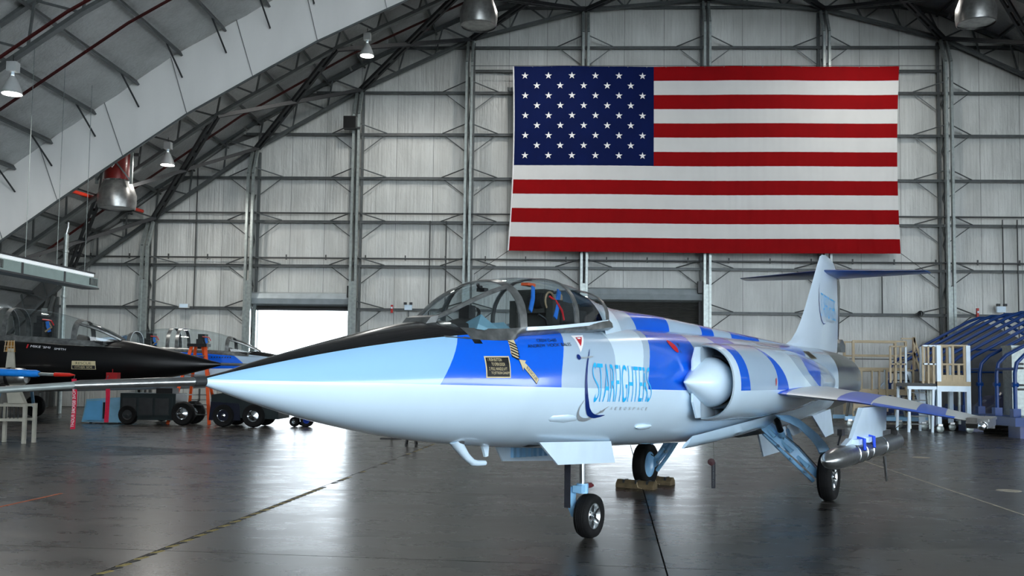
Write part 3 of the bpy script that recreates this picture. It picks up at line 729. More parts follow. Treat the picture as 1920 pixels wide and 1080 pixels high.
can = empty('canopy', (0, 0, 0), parent=jet)
glz('canopy_glass', 3.02, 3.84, 0, 16, can, 14); ribbon('rear_frame', 3.83, 3.89, can)
for s, k in ((1, 0), (-1, 16)):
    MB().loft([[arch(a, 16)[k], tuple(Vector(arch(a, 16)[k])+Vector((0, s*.012, .0))), tuple(Vector(arch(a, 16)[k])+Vector((0, s*.012, -.03))), tuple(Vector(arch(a, 16)[k])+Vector((0, 0, -.03)))] for a in stations(3.02, 4.53, 10)], cap=True).obj('sill_strip', WHITEP, can)
glz('rear_glass', 3.89, 4.52, 0, 16, can, 8); ribbon('aft_frame', 4.49, 4.55, can)
def body_b(a, z):
    zt, zb, w_ = interp(ST, a); zc = (zt+zb)/2+(.02 if a > 3 else 0); e = 2+min(.6, max(0, (a-2.4)*.5)); t = max(0, 1-abs((z-zc)/(zt-zc))**e)
    return w_*t**(1/e)
for s, k in ((1, 0), (-1, 16)):
    secs = []
    for a in stations(2.02, 4.56, 24):
        p = Vector(arch(max(a, 2.1), 16)[k]); p.x = -a; zlow = p.z-(.095 if a < 2.9 else .075)
        q = Vector(A(a, s*(body_b(a, min(zlow, 2.05))+.006), zlow)); p2 = Vector((p.x, p.y+s*.004, p.z))
        secs.append([tuple(p2), tuple(p2.lerp(q, .5)+Vector((0, s*.012, .004))), tuple(q), tuple(q+Vector((0, -s*.06, -.03)))])
    MB().loft(secs, closed=False).obj('sill_frame', FRAME, jet, True, 40, fix=False)
MB().prism([(-2.0, 2.04), (-2.14, 2.05), (-2.18, 2.13), (-2.08, 2.11)], 'y', -.12, .12).obj('windshield_toe', FRAME, jet)
# ---- cockpit
COCK = mat('cockpit_dark', (24, 26, 27), .6, 0, .3, 12)
cp = empty('cockpit', (0, 0, 0), parent=jet)
tb = MB(); tb.loft([[A(a, w_, z_), A(a, .36, 1.7), A(a, .3, 1.35), A(a, -.3, 1.35), A(a, -.36, 1.7), A(a, -w_, z_)] for a, w_, z_ in ((2.35, .24, 1.99), (2.7, .30, 1.99), (3.0, .35, 2.0), (3.6, .37, 2.03), (4.5, .38, 2.08))], closed=False); tb.add([A(4.5, .4, 2.0), A(4.5, .3, 1.35), A(4.5, -.3, 1.35), A(4.5, -.4, 2.0), A(4.5, -.3, 2.35), A(4.5, .3, 2.35)], [(0, 1, 2, 3, 4, 5)])
tb.obj('cockpit_tub', COCK, cp, fix=False)
MB().loft([[A(2.35, b, 1.97+.10*(1-(b/.3)**2)) for b in (-.28, -.15, 0, .15, .28)], [A(2.75, b*1.1, 2.0+.16*(1-(b/.3)**2)) for b in (-.28, -.15, 0, .15, .28)], [A(2.78, b*1.1, 1.85) for b in (-.28, -.15, 0, .15, .28)]], closed=False).obj('glare_shield', COCK, cp, True, 50, fix=False)
MB().box(A(2.72, .02, 2.19), (.10, .10, .11)).lathe([(.05, 0), (.05, .05)], A(2.8, .02, 2.19), (-1, 0, 0), 12).obj('gunsight', BLACK, cp)
seat = MB(); seat.box(A(3.95, 0, 2.0), (.12, .46, .75)).box(A(3.88, 0, 2.36), (.18, .30, .22)).box(A(3.86, .20, 2.22), (.12, .07, .30)).box(A(3.86, -.20, 2.22), (.12, .07, .30)).box(A(3.7, 0, 1.72), (.5, .44, .14)); seat.obj('ejection_seat', mat('seat_olive_black', (34, 36, 32), .7, 0, .4, 14), cp)
MB().box(A(4.2, 0, 2.05), (.5, .5, .5)).box(A(4.2, .1, 2.33), (.4, .2, .08)).obj('avionics_deck', COCK, cp)
BST = mat('blue_harness', (24, 110, 205), .7, 0, .12, 20); SND = mat('sand_webbing', (150, 128, 100), .8, 0, .2, 20)
for pts, w_, m_, nm in (([A(3.55, .17, 2.47), A(3.5, .20, 2.36), A(3.42, .22, 2.24)], .05, BST, 'harness_strap'), ([A(3.98, .20, 2.47), A(3.90, .23, 2.32), A(3.84, .24, 2.20)], .06, BST, 'harness_strap'), ([A(4.05, .18, 2.44), A(4.0, .22, 2.28), A(3.96, .22, 2.12)], .05, SND, 'sand_strap')):
    m = MB(); [m.bar(p, q, .012, w_, (1, 0, .3)) for p, q in zip(pts, pts[1:])]; m.obj(nm, m_, cp)
MB().tube([A(3.86+.085*math.cos(t), .17, 2.36+.085*math.sin(t)) for t in [2*math.pi*k/16 for k in range(17)]], .010, 6).obj('hose_ring', SND, cp, True)
MB().lathe([(.001, 0), (.07, 0), (.08, .06), (.06, .14), (.001, .15)], A(3.80, .14, 2.36), (0, -1, 0), 14).obj('headrest_pad', BLACK, cp, True)
MB().tube([A(3.80, .20, 2.40), A(3.87, .23, 2.36), A(3.95, .25, 2.28), A(3.99, .25, 2.19)], .011, 8).obj('red_hose', mat('red_hose', (210, 30, 40), .4, 0, .1), cp, True)
MB().tube([A(3.6, .2, 2.22), A(3.66, .24, 2.18), A(3.7, .24, 2.1), A(3.72, .2, 2.02)], .012, 8).obj('steel_hose', CHROME, cp, True)
MB().box(A(3.55, .12, 2.49), (.14, .07, .025)).obj('orange_handle', ORANGE, cp)
cl = MB(); cl.add([A(2.45, .30, 2.03), A(2.60, .24, 2.16), A(2.72, .18, 2.09), A(2.9, .27, 2.11), A(3.0, .33, 2.02), A(2.75, .36, 2.015), A(2.55, .05, 2.06), A(2.9, .05, 2.06)], [(0, 1, 5), (1, 2, 5), (2, 3, 5), (3, 4, 5), (0, 6, 1), (1, 6, 2), (2, 6, 7), (2, 7, 3), (3, 7, 4)])
cl.obj('cover_cloth', mat('pale_blue_cloth', (104, 142, 158), .9, 0, .12, 8), cp, fix=False)
MB().tube([A(2.87, .02, 2.44), A(2.9, .02, 2.40), A(2.93, .02, 2.42)], .015, 6).box(A(2.9, .05, 2.39), (.06, .08, .03)).obj('mirror', BLACK, cp)

# ---- wheels
def wheel(parent, a, b, z, r, w_, s, spokes):
    wh = empty('wheel', (0, 0, 0), parent=parent); o = A(a, b, z); rim = r*.58
    MB().lathe([(rim, -w_*.36), (r*.80, -w_*.50), (r*.93, -w_*.44), (r*.985, -w_*.28), (r, -w_*.08), (r, w_*.08), (r*.985, w_*.28), (r*.93, w_*.44), (r*.80, w_*.50), (rim, w_*.36)], o, (0, s, 0), 40).obj('tyre', RUBBER, wh, True, 60)
    for t in (-.2, -.07, .07, .2): MB().lathe([(r*.986, (t-.012)*w_), (r*1.003, (t-.035)*w_), (r*1.003, (t-.05)*w_)], o, (0, s, 0), 40).obj('tread_rib', RUBBER, wh, True)
    MB().lathe([(rim*1.03, w_*.36), (rim*.98, w_*.38), (rim*.92, w_*.30), (rim*.80, w_*.10), (rim*.55, w_*.12), (rim*.42, w_*.26), (.001, w_*.30)], o, (0, s, 0), 32).obj('hub', ALU, wh, True, 40)
    MB().lathe([(rim*1.03, -w_*.36), (rim*.8, -w_*.2), (.001, -w_*.2)], o, (0, s, 0), 28).obj('hub', LBLUE, wh, True, 40)
    for k in range(spokes):
        t = 2*math.pi*k/spokes; d = Vector((math.cos(t), 0, math.sin(t)))
        p = Vector(o)+d*rim*.38+Vector((0, s*w_*.24, 0)); q = Vector(o)+d*rim*.92+Vector((0, s*w_*.28, 0))
        MB().bar(p, q, .025 if spokes > 6 else .03, .03, (0, 1, 0)).obj('spoke', CHROME, wh)
    for k in range(6):
        t = 2*math.pi*(k+.5)/6
        MB().lathe([(.010, 0), (.010, .02)], Vector(o)+Vector((math.cos(t)*rim*.7, s*w_*.2, math.sin(t)*rim*.7)), (0, s, 0), 6).obj('bolt', STEEL_L, wh)
    MB().lathe([(.001, .0), (rim*.22, 0), (rim*.22, -.04)], Vector(o)+Vector((0, s*w_*.40, 0)), (0, s, 0), 16).obj('hub_cap', CHROME, wh, True, 40)
    return wh
# nose leg
ng = empty('nose_gear', (0, 0, 0), parent=jet)
wheel(ng, 5.0, .02, .226, .226, .17, 1, 5)
MB().tube([A(4.94, -.03, .50), A(4.92, -.03, 1.05)], .030, 16).obj('oleo_strut', CHROME, ng, True)
MB().tube([A(4.94, -.03, .46), A(4.94, -.03, .56)], .062, 14).box(A(4.90, -.03, .51), (.16, .10, .07)).obj('steering_collar', LBLUE, ng, True, 40)
MB().box(A(5.04, -.02, .53), (.10, .05, .05)).tube([A(5.08, -.02, .53), A(5.15, -.02, .52)], .018, 8).obj('pin', mat('dark_red_pin', (90, 16, 24), .5, 0, .1), ng)
m = MB(); prof = [(4.83, .53), (4.95, .53), (4.93, .40), (5.02, .24), (5.0, .19), (4.93, .21), (4.83, .34), (4.77, .44)]
m.prism([(-a, z) for a, z in prof], 'y', -.15, -.10); m.box(A(4.92, -.07, .50), (.12, .10, .06)); m.obj('fork', LBLUE, ng)
MB().prism([(-3.36, 1.085), (-4.79, 1.02), (-4.885, .80), (-3.70, .865)], 'y', .345, .365).obj('gear_door', WHITEP, ng)
dr = MB().prism([(-3.70, 1.04), (-4.9, .99), (-4.95, .775), (-3.87, .845)], 'y', -.345, -.325).obj('gear_door', WHITEP, ng)
for k in range(8): MB().prism([(-4.0-k*.11, .985-k*.004), (-4.05-k*.11, .985-k*.004), (-4.05-k*.11, .87-k*.004), (-4.0-k*.11, .87-k*.004)], 'y', -.325, -.29).obj('rib', LBLUE, dr)
MB().box(A(4.1, 0, 1.06), (1.3, .4, .06)).obj('wheel_bay', COCK, ng)
stp = MB().bar(A(4.15, .22, .99), A(4.15, .22, .42), .065, .006, (1, 0, 0)); tag(stp.obj('streamer', mat('dark_webbing', (22, 24, 34), .8, 0, .3, 30), ng), 'dark webbing streamer')
# main legs
LOBE = livery('gear_lobe_paint', [], base=lin((198, 224, 243)), under=None)
for s in (1, -1):
    mg = empty('main_gear', (0, 0, 0), parent=jet)
    wheel(mg, 9.6, s*1.36, .33, .33, .20, s, 9)
    top = Vector(A(9.2, s*.58, 1.04)); mid = Vector(A(9.5, s*.98, .62)); hub = Vector(A(9.6, s*1.21, .35))
    MB().loft([[top+Vector((dx*.09, 0, dz*.09)) for dx, dz in ((-1, -1), (1, -1), (1, 1), (-1, 1))], [mid+Vector((dx*.075, 0, dz*.085)) for dx, dz in ((-1, -1), (1, -1), (1, 1), (-1, 1))], [hub+Vector((dx*.05, 0, dz*.06)) for dx, dz in ((-1, -1), (1, -1), (1, 1), (-1, 1))]], cap=True).obj('leg', LBLUE, mg, True, 30)
    for k, (t0, w0) in enumerate(((.15, .2), (.45, .19), (.75, .17))):
        c = top.lerp(hub, t0); MB().box(c, (w0, .04, .20), Matrix.Rotation(s*.8, 3, 'X')).obj('clamp', LBLUE, mg)
    MB().tube([top+Vector((0, 0, -.14)), mid+Vector((.05, -s*.05, -.12)), hub+Vector((.02, -s*.05, -.10))], .028, 8).obj('drag_link', LBLUE, mg, True)
    MB().tube([top+Vector((-.05, 0, .05)), mid+Vector((-.02, 0, .10)), hub+Vector((0, 0, .10)), hub+Vector((.0, s*.06, .13))], .008, 6).obj('brake_line', BLACK, mg, True)
    for k, t in enumerate((.3, .55, .8)): MB().lathe([(.022, -.02), (.022, .02)], top.lerp(hub, t)+Vector((.085, 0, -.10)), (1, 0, 0), 8).obj('bolt', STEEL_L, mg)
    MB().tube([A(8.98, s*.82, 1.13), A(9.2, s*.82, .93)], .042, 12).obj('actuator', BLACK, mg, True)
    MB().tube([A(9.18, s*.82, .95), A(9.26, s*.82, .88)], .048, 12).obj('actuator_collar', LBLUE, mg, True)
    MB().tube([A(9.25, s*.82, .89), A(9.42, s*.82, .72)], .017, 8).obj('actuator_rod', CHROME, mg, True)
    MB().tube([A(9.5, s*.9, .72), A(9.9, s*.72, .92)], .03, 8).obj('side_brace', LBLUE, mg, True)
    up = [(8.35, 1.0, 1.19), (8.95, 1.0, 1.175), (9.25, 1.06, 1.11), (9.5, 1.13, 1.0), (9.72, 1.2, .885), (9.85, 1.28, .75), (9.93, 1.32, .64)]
    lo = [(8.55, 1.0, 1.13), (8.85, 1.04, 1.07), (9.1, 1.1, 1.0), (9.28, 1.15, .90), (9.42, 1.2, .81), (9.5, 1.24, .72), (9.56, 1.26, .63)]
    MB().loft([[A(u[0], s*u[1], u[2]), A((u[0]+l[0])/2, s*((u[1]+l[1])/2+.02), (u[2]+l[2])/2), A(l[0], s*l[1], l[2]), A(l[0], s*(l[1]-.015), l[2]), A(u[0], s*(u[1]-.015), u[2])] for u, l in zip(up, lo)], cap=True).obj('wheel_door', LBLUE, mg, True, 40)
    secs = []
    for i in range(17):
        t = i/16; a = 6.42+t*2.62; zt = .96+.20*t**.8; zb_ = .855+.13*t**1.4; bt = .60+.28*t**.6; bb = .50+.14*t
        bul = .08*math.sin(math.pi*min(1, t*1.1))
        secs.append([A(a, s*bt, zt+.04), A(a, s*(bt*.6+bb*.4+bul), zt*.62+zb_*.38), A(a, s*(bt*.25+bb*.75+bul*.8), zt*.22+zb_*.78), A(a, s*bb, zb_-.0), A(a, s*(bb-.03), zb_+.0), A(a, s*(bt*.5+bb*.5+bul-.05), zt*.5+zb_*.5)])
    MB().loft(secs, cap=True).obj('forward_gear_door', LOBE, mg, True, 50)
    MB().box(A(9.0, s*.36, .93), (1.3, .28, .1)).obj('wheel_bay', COCK, mg)
# belly probe, blade, bump
MB().tube([A(2.45, .10, 1.15), A(2.50, .10, 1.10), A(2.62, .10, 1.0), A(2.71, .10, .945), A(2.78, .10, .932), A(2.90, .10, .925)], [.055, .048, .034, .030, .026, .022], 12).obj('air_probe', WHITEP, jet, True)
MB().lathe([(.05, 0), (.068, .005), (.068, .02), (.05, .025)], A(2.475, .10, 1.115), (-.3, 0, 1), 20).obj('probe_ring', DARKSTEEL, jet, True)
MB().prism([(-3.0, 1.06), (-3.1, 1.06), (-3.09, .965), (-3.05, .96)], 'y', -.012, .012).obj('blade_aerial', WHITEP, jet)
p = on_skin([FB], 5.19, 1.155, 0)
MB().loft([[p+Vector((dx, .035*k*math.cos(t), .028*k*math.sin(t))) for t in [2*math.pi*j/10 for j in range(10)]] for dx, k in ((.21, .1), (.15, .8), (0, 1), (-.12, .8), (-.19, .1))], cap=True).obj('belly_bump', WHITEP, jet, True)
q = on_skin([FB], 3.75, 1.27, -.082)
MB().loft([[q+Vector((dx, (.088*k)*math.cos(t), .075*k*math.sin(t))) for t in [2*math.pi*j/16 for j in range(16)]] for dx, k in ((.55, .25), (.42, .7), (.2, .97), (0, 1), (-.25, .85), (-.45, .5), (-.6, .15))], cap=True).obj('gun_blister', M_BODY, jet, True)

# ---- markings
S1 = [FB]
def rect(a0, z0, a1, z1, a2, z2, a3, z3): return [(a0, z0), (a1, z1), (a2, z2), (a3, z3)], [(0, 1, 2, 3)]
pp, ff = rect(2.322, 1.642, 2.625, 1.643, 2.65, 1.818, 2.34, 1.811); decal('rescue_placard', pp, ff, TANL, jet, S1, .003)
pp, ff = rect(2.336, 1.653, 2.612, 1.654, 2.634, 1.807, 2.353, 1.800); decal('placard_field', pp, ff, INK, jet, S1, .005)
for i, (t, x0, x1) in enumerate((('1. PUSH BUTTON', .04, .66), ('TO OPEN DOOR', .18, .78), ('2. PULL HANDLE 6 FT', .06, .86), ('TO JETTISON CANOPY', .14, .97))):
    v = .79-i*.235; aL = 2.342+v*.017; wd = .275
    text_decal('placard_text', t, (aL+x0*wd, 1.655+v*.148), (aL+x1*wd, 1.655+v*.150), (aL+x0*wd+.003, 1.655+v*.148+.024), TANL, jet, S1, .007)
# hatched handle door
q0 = [(2.755, 1.961), (2.845, 1.964), (2.775, 1.805), (2.725, 1.805), (2.690, 1.842)]
decal('handle_door', q0, [(0, 1, 2, 3, 4)], TANL, jet, S1, .003)
for k in range(6):
    z = 1.945-k*.024; aL = 2.745-k*.011; aR = 2.828-k*.0085
    decal('hatch_stripe', [(aL, z), (aR, z-.030), (aR-.004, z-.042), (aL-.005, z-.012)], [(0, 1, 2, 3)], INK, jet, S1, .005)
# rescue arrow
d0 = Vector((2.771, 1.793)); d1 = Vector((2.987, 1.618)); t = (d1-d0).normalized(); n_ = Vector((-t.y, t.x)); L = (d1-d0).length
def ar(u, v): q = d0+t*u*L+n_*v; return (q.x, q.y)
for nm, g, m_, of in (('arrow_outline', .004, INK, .003), ('rescue_arrow', 0, TANL, .005)):
    e = g/L*1.5
    decal(nm, [ar(-e, 0), ar(.27+e, .052+g*1.5), ar(.25, .024+g), ar(1+e, .024+g), ar(1+e, -.024-g), ar(.25, -.024-g), ar(.27+e, -.052-g*1.5)], [(0, 1, 2, 5, 6), (2, 3, 4, 5)], m_, jet, S1, of)
text_decal('arrow_text', 'RESCUE', ar(.36, -.012), ar(.94, -.012), ar(.36, .014), INK, jet, S1, .007)
text_decal('crew_text', 'CREW CHIEF', (3.15, 1.948), (3.45, 1.962), (3.158, 1.975), INK, jet, S1)
text_decal('crew_text', "ANDREW 'HOOK' BALES", (2.965, 1.893), (3.625, 1.932), (2.975, 1.922), INK, jet, S1)
decal('warning_triangle', [(3.765, 2.029), (3.99, 2.043), (3.728, 1.877)], [(0, 1, 2)], WHITEL, jet, S1, .003)
decal('warning_mark', [(3.80, 2.012), (3.92, 2.02), (3.775, 1.93)], [(0, 1, 2)], REDL, jet, S1, .006)
decal('warning_mark', [(3.815, 2.008), (3.875, 2.012), (3.868, 2.0), (3.811, 1.996)], [(0, 1, 2, 3)], WHITEL, jet, S1, .008)
# company logo
def curve_strip(name, pts, widths, mtl, of):
    P_ = [Vector(p) for p in pts]; vs = []
    def cr(i, u):
        p0, p1, p2, p3 = P_[max(i-1, 0)], P_[i], P_[i+1], P_[min(i+2, len(P_)-1)]
        return .5*((2*p1)+(p2-p0)*u+(2*p0-5*p1+4*p2-p3)*u*u+(3*p1-p0-3*p2+p3)*u**3)
    L_ = []
    for i in range(len(P_)-1):
        for k in range(6): L_.append((cr(i, k/6), widths[i]+(widths[i+1]-widths[i])*k/6))
    L_.append((P_[-1], widths[-1]))
    for i, (q, wd) in enumerate(L_):
        tt = (L_[min(i+1, len(L_)-1)][0]-L_[max(i-1, 0)][0]).normalized(); nn = Vector((-tt.y, tt.x))
        vs += [tuple(q+nn*wd/2), tuple(q-nn*wd/2)]
    return decal(name, vs, [(2*i, 2*i+1, 2*i+3, 2*i+2) for i in range(len(L_)-1)], mtl, jet, S1, of, .06)
curve_strip('logo_swoosh', [(3.905, 1.91), (3.80, 1.80), (3.752, 1.69), (3.745, 1.56), (3.79, 1.44), (3.88, 1.345), (4.02, 1.30), (4.20, 1.305)], [.003, .018, .03, .042, .052, .05, .035, .004], DBLUEL, .007)
curve_strip('logo_ring', [(3.742, 1.455), (3.70, 1.39), (3.715, 1.325), (3.80, 1.28), (3.93, 1.275), (4.05, 1.32), (4.16, 1.365), (4.22, 1.388)], [.004, .018, .03, .034, .03, .02, .012, .003], SILVERL, .005)
curve_strip('logo_glider', [(3.66, 1.832), (3.76, 1.828), (3.85, 1.838), (3.92, 1.845)], [.016, .012, .02, .004], SILVERL, .008)
decal('logo_glider', [(3.66+.03*math.cos(t), 1.832+.024*math.sin(t)) for t in [2*math.pi*k/14 for k in range(14)]], [tuple(range(14))], DBLUEL, jet, S1, .009)
decal('logo_dart', [(4.07, 1.36), (4.10, 1.345), (4.16, 1.365), (4.135, 1.335), (4.09, 1.33)], [(0, 1, 2, 3, 4)], SILVERL, jet, S1, .009)
pts, fs, asp = text_geo('STARFIGHTERS', 0.0, -.010)
def sf(u, v):
    a = 3.885+u*1.135+.03*math.sin(v*6.28)*(1 if u < .1 or u > .9 else .3); zt = 1.79-.03*u; zb = 1.432-.018*u
    return (a, zb+(zt-zb)*v)
decal('company_lettering', [sf(*p) for p in pts], fs, CYAN, jet, S1, .008, .03)
for i, ch in enumerate('AEROSPACE'):
    a = 4.25+i*.092; z = 1.352-i*.0025
    text_decal('company_tagline', ch, (a, z), (a+.042, z), (a+.006, z+.030), SILVERL, jet, S1, .006)
decal('fuel_mark', [(5.815+.075*math.cos(t)-.02*math.sin(t), 1.996+.066*math.sin(t)) for t in [2*math.pi*k/20 for k in range(20)]], [tuple(range(20))], REDL, jet, S1, .006)
text_decal('fuel_text', 'JET', (5.95, 1.99), (6.02, 1.99), (5.97, 2.035), INK, jet, S1, .006)
text_decal('fuel_text', 'A', (5.91, 1.925), (5.95, 1.925), (5.92, 1.965), INK, jet, S1, .006)
for k in range(9):
    a_ = 4.24+k*.026; z_ = 2.062+.010*math.sin(k*2.1); decal('scrawl_stroke', [(a_, z_), (a_+.006, z_), (a_+.016*math.cos(k*1.7), z_+.030), (a_+.016*math.cos(k*1.7)-.006, z_+.030)], [(0, 1, 2, 3)], INK, jet, [FB], .008)
for k in range(6):
    a_ = 11.55+k*.13; decal('louvre_slit', [(a_, 1.24), (a_+.02, 1.24), (a_+.14, 1.40), (a_+.12, 1.40)], [(0, 1, 2, 3)], SILVERL, jet, S1, .006)
    decal('rivet', [(a_+.02+.014*math.cos(t), 1.20+.014*math.sin(t)) for t in [2*math.pi*j/8 for j in range(8)]], [tuple(range(8))], INK, jet, S1, .006)
# tail logo
def fin_decal(name, pts, faces, mtl, off): return decal(name, pts, faces, mtl, jet, [FINB], off, .12)
pts, fs, asp = text_geo('STARFIGHTERS', 0, -.02)
fin_decal('tail_lettering', [(14.62+u*1.18, 2.86-.04*u+(.47-.05*u)*v) for u, v in pts], fs, CYAN, .006)
sw = []; cpts = [(14.58, 3.52), (14.50, 3.35), (14.48, 3.15), (14.52, 2.95), (14.62, 2.80), (14.78, 2.72), (14.95, 2.74)]
for i, (a_, z_) in enumerate(cpts):
    nx = Vector(cpts[min(i+1, 6)])-Vector(cpts[max(i-1, 0)]); nx = nx.normalized(); wv_ = (.004, .02, .03, .035, .035, .025, .004)[i]
    sw += [(a_-nx.y*wv_/2, z_+nx.x*wv_/2), (a_+nx.y*wv_/2, z_-nx.x*wv_/2)]
fin_decal('tail_swoosh', sw, [(2*i, 2*i+1, 2*i+3, 2*i+2) for i in range(6)], DBLUEL, .007)
pts, fs, asp = text_geo('AEROSPACE')
fin_decal('tail_tagline', [(15.0+u*.75, 2.775+.05*v) for u, v in pts], fs, SILVERL, .006)
# aft cooling grille
GRL = mat('grille_bronze', (120, 112, 92), .4, .6, .2, 20)
decal('cooling_grille', [(11.45, 2.10), (11.85, 2.105), (11.9, 1.985), (11.5, 1.98)], [(0, 1, 2, 3)], GRL, jet, SKIN, .006)
for k in range(3): decal('grille_slot', [(11.54+k*.10, 2.085), (11.58+k*.10, 2.087), (11.63+k*.10, 2.0), (11.59+k*.10, 2.0)], [(0, 1, 2, 3)], INK, jet, SKIN, .009)
decal('drain_mark', [(7.70+.02*math.cos(t), 1.62+.05*math.sin(t)) for t in [2*math.pi*k/12 for k in range(12)]], [tuple(range(12))], REDL, jet, [CB], .006)

# ================================================================ flag on the back wall
FX0, FX1, FZ0, FZ1, FY = -1.66, 14.28, 6.79, 14.58, 38.55
RED = mat('flag_red', (140, 2, 8), .75, 0, .08, 1.2, spec=.12); FWH = mat('flag_white', (216, 216, 214), .75, 0, .03, 1.2, spec=.12); FBL = mat('flag_blue', (3, 20, 70), .75, 0, .1, 1.2, spec=.12); STW = mat('flag_star_white', (240, 240, 240), .7, 0, .02)
flag = empty('flag', (0, FY, 0), 0, 'huge striped flag with fifty stars hanging flat on the back wall', 'flag')
def fold(x, z):
    h = (FZ1-z)/(FZ1-FZ0); u = (x-FX0)/(FX1-FX0)
    y = .012*math.sin(x*9.0+2*math.sin(x*.7))*h+.008*math.sin(x*21+1.3*math.sin(x*1.7))*(.3+h)+.04*math.sin(x*.8+z*.3)
    return y
def drape(x, z):
    u = (x-FX0)/(FX1-FX0); h = (FZ1-z)/(FZ1-FZ0)
    sag = -.04*math.sin(math.pi*u)*h-.03*abs(math.sin(u*math.pi*7))*max(0, .4-h)
    xe = x+ (.08*math.sin(h*3.1)*(1-u)**4 - .10*math.sin(h*3.1)*u**4)-(.12*h*h*(1-u)**8)
    return (xe, fold(x, z), z+sag)
def sheet(x0, x1, z0, z1, nx, nz_, off=0):
    vs = []; fs = []
    for j in range(nz_+1):
        for i in range(nx+1):
            p = drape(x0+(x1-x0)*i/nx, z0+(z1-z0)*j/nz_); vs.append((p[0], p[1]-off, p[2]))
    for j in range(nz_):
        for i in range(nx): a = j*(nx+1)+i; fs.append((a, a+1, a+nx+2, a+nx+1))
    return MB().add(vs, fs)
SH = (FZ1-FZ0)/13; CXR = 4.21
for k in range(13):
    z1 = FZ1-k*SH; x0 = CXR if k < 7 else FX0
    sheet(x0, FX1, z1-SH, z1, int((FX1-x0)*12), 2).obj('stripe', RED if k % 2 == 0 else FWH, flag, True, fix=False)
canton = sheet(FX0, CXR, FZ1-7*SH, FZ1, 70, 10).obj('canton', FBL, flag, True, fix=False)
sm = MB().add([(math.sin(math.pi*k/5)*(.155 if k % 2 == 0 else .06), 0, math.cos(math.pi*k/5)*(.155 if k % 2 == 0 else .06)) for k in range(10)]+[(0, 0, 0)], [(k, (k+1) % 10, 10) for k in range(10)]).mesh('star', STW, fix=False)
for r_ in range(9):
    n = 6 if r_ % 2 == 0 else 5
    for c in range(n):
        u = .082+(c+(0 if n == 6 else .5))*.1675; v = .098+r_*.1005
        p = drape(FX0+(CXR-FX0)*u, FZ1-7*SH*v); link('star', sm, canton, (p[0], p[1]-.03, p[2]))
for k in range(21):
    x = FX0+(FX1-FX0)*(k+.02)/20.05; p = drape(x, FZ1); MB().lathe([(.02, 0), (.02, .03)], (p[0], p[1]-.02, p[2]-.03), (0, -1, 0), 8).obj('grommet', ALU, flag)
MB().tube([drape(FX0, FZ0+(FZ1-FZ0)*k/12) for k in range(13)], .03, 6).obj('heading_edge', STW, flag, True)
for p, q in (((FX0-.1, .0, FZ0), (FX0-1.6, .9, FZ0-.9)), ((FX1-.0, 0, FZ0), (FX1+1.7, .9, FZ0-.9))): MB().tube([p, q], .012, 5).obj('tie_cord', DARKSTEEL, flag)
MB().tube([(FX0-1.8, .3, FZ1+.12), (FX1+1.9, .3, FZ1+.12)], .012, 5).obj('hanging_cable', DARKSTEEL, flag)

# ================================================================ lamps, foam generators, services
LMP = mat('lamp_glow', (255, 250, 240), .4, 0, 0, emit=(255, 248, 235), es=90); REFL = mat('lamp_reflector', (196, 200, 200), .3, .3, .05)
def lamp(x, y, zb, label):
    t = empty('high_bay_lamp', (x, y, zb), 0, label, 'lamp', 'high bay lamps hung under the roof trusses')
    MB().lathe([(.05, .50), (.08, .46), (.15, .34), (.23, .14), (.27, .0), (.255, .0), (.20, .14), (.12, .30)], (0, 0, 0), (0, 0, 1), 24).obj('reflector', REFL, t, True, 40)
    MB().lathe([(.001, .03), (.15, .035), (.235, .05), (.24, .07)], (0, 0, 0), (0, 0, 1), 20).obj('bulb', LMP, t, True)
    MB().tube([(0, 0, .48), (0, 0, .62)], .045, 10).obj('neck', WHITEP, t, True)
    MB().box((0, 0, .74), (.26, .22, .26)).obj('ballast', REFL, t)
    MB().tube([(0, 0, .86), (0, 0, 1.06)], .015, 6).obj('hook', DARKSTEEL, t)
    ld = bpy.data.lights.new('lamp_light', 'AREA'); ld.shape = 'DISK'; ld.size = .4; ld.energy = 260; ld.color = (1, .97, .92)
    lo = bpy.data.objects.new('lamp_light', ld); COL.objects.link(lo); lo.parent = t; lo.location = (0, 0, -.03)
lamp(-14.51, 24.15, 9.0, 'glowing high bay lamp at the far upper left, under the nearest truss')
lamp(-14.48, 34.3, 9.36, 'glowing high bay lamp just right of the red foam generator')
lamp(-7.0, 34.3, 13.55, 'glowing high bay lamp left of the middle steel foam hood')
lamp(-.77, 34.3, 15.9, 'glowing high bay lamp cut by the top edge, right of the middle foam hood')
lamp(12.89, 34.3, 15.85, 'glowing high bay lamp cut by the top edge, left of the right foam hood')
FRED = mat('foam_generator_red', (120, 14, 12), .3, 0, .2, 4, coat=.3)
HOODM = mat('spun_steel_hood', (150, 150, 148), .32, .85, .25, 5)
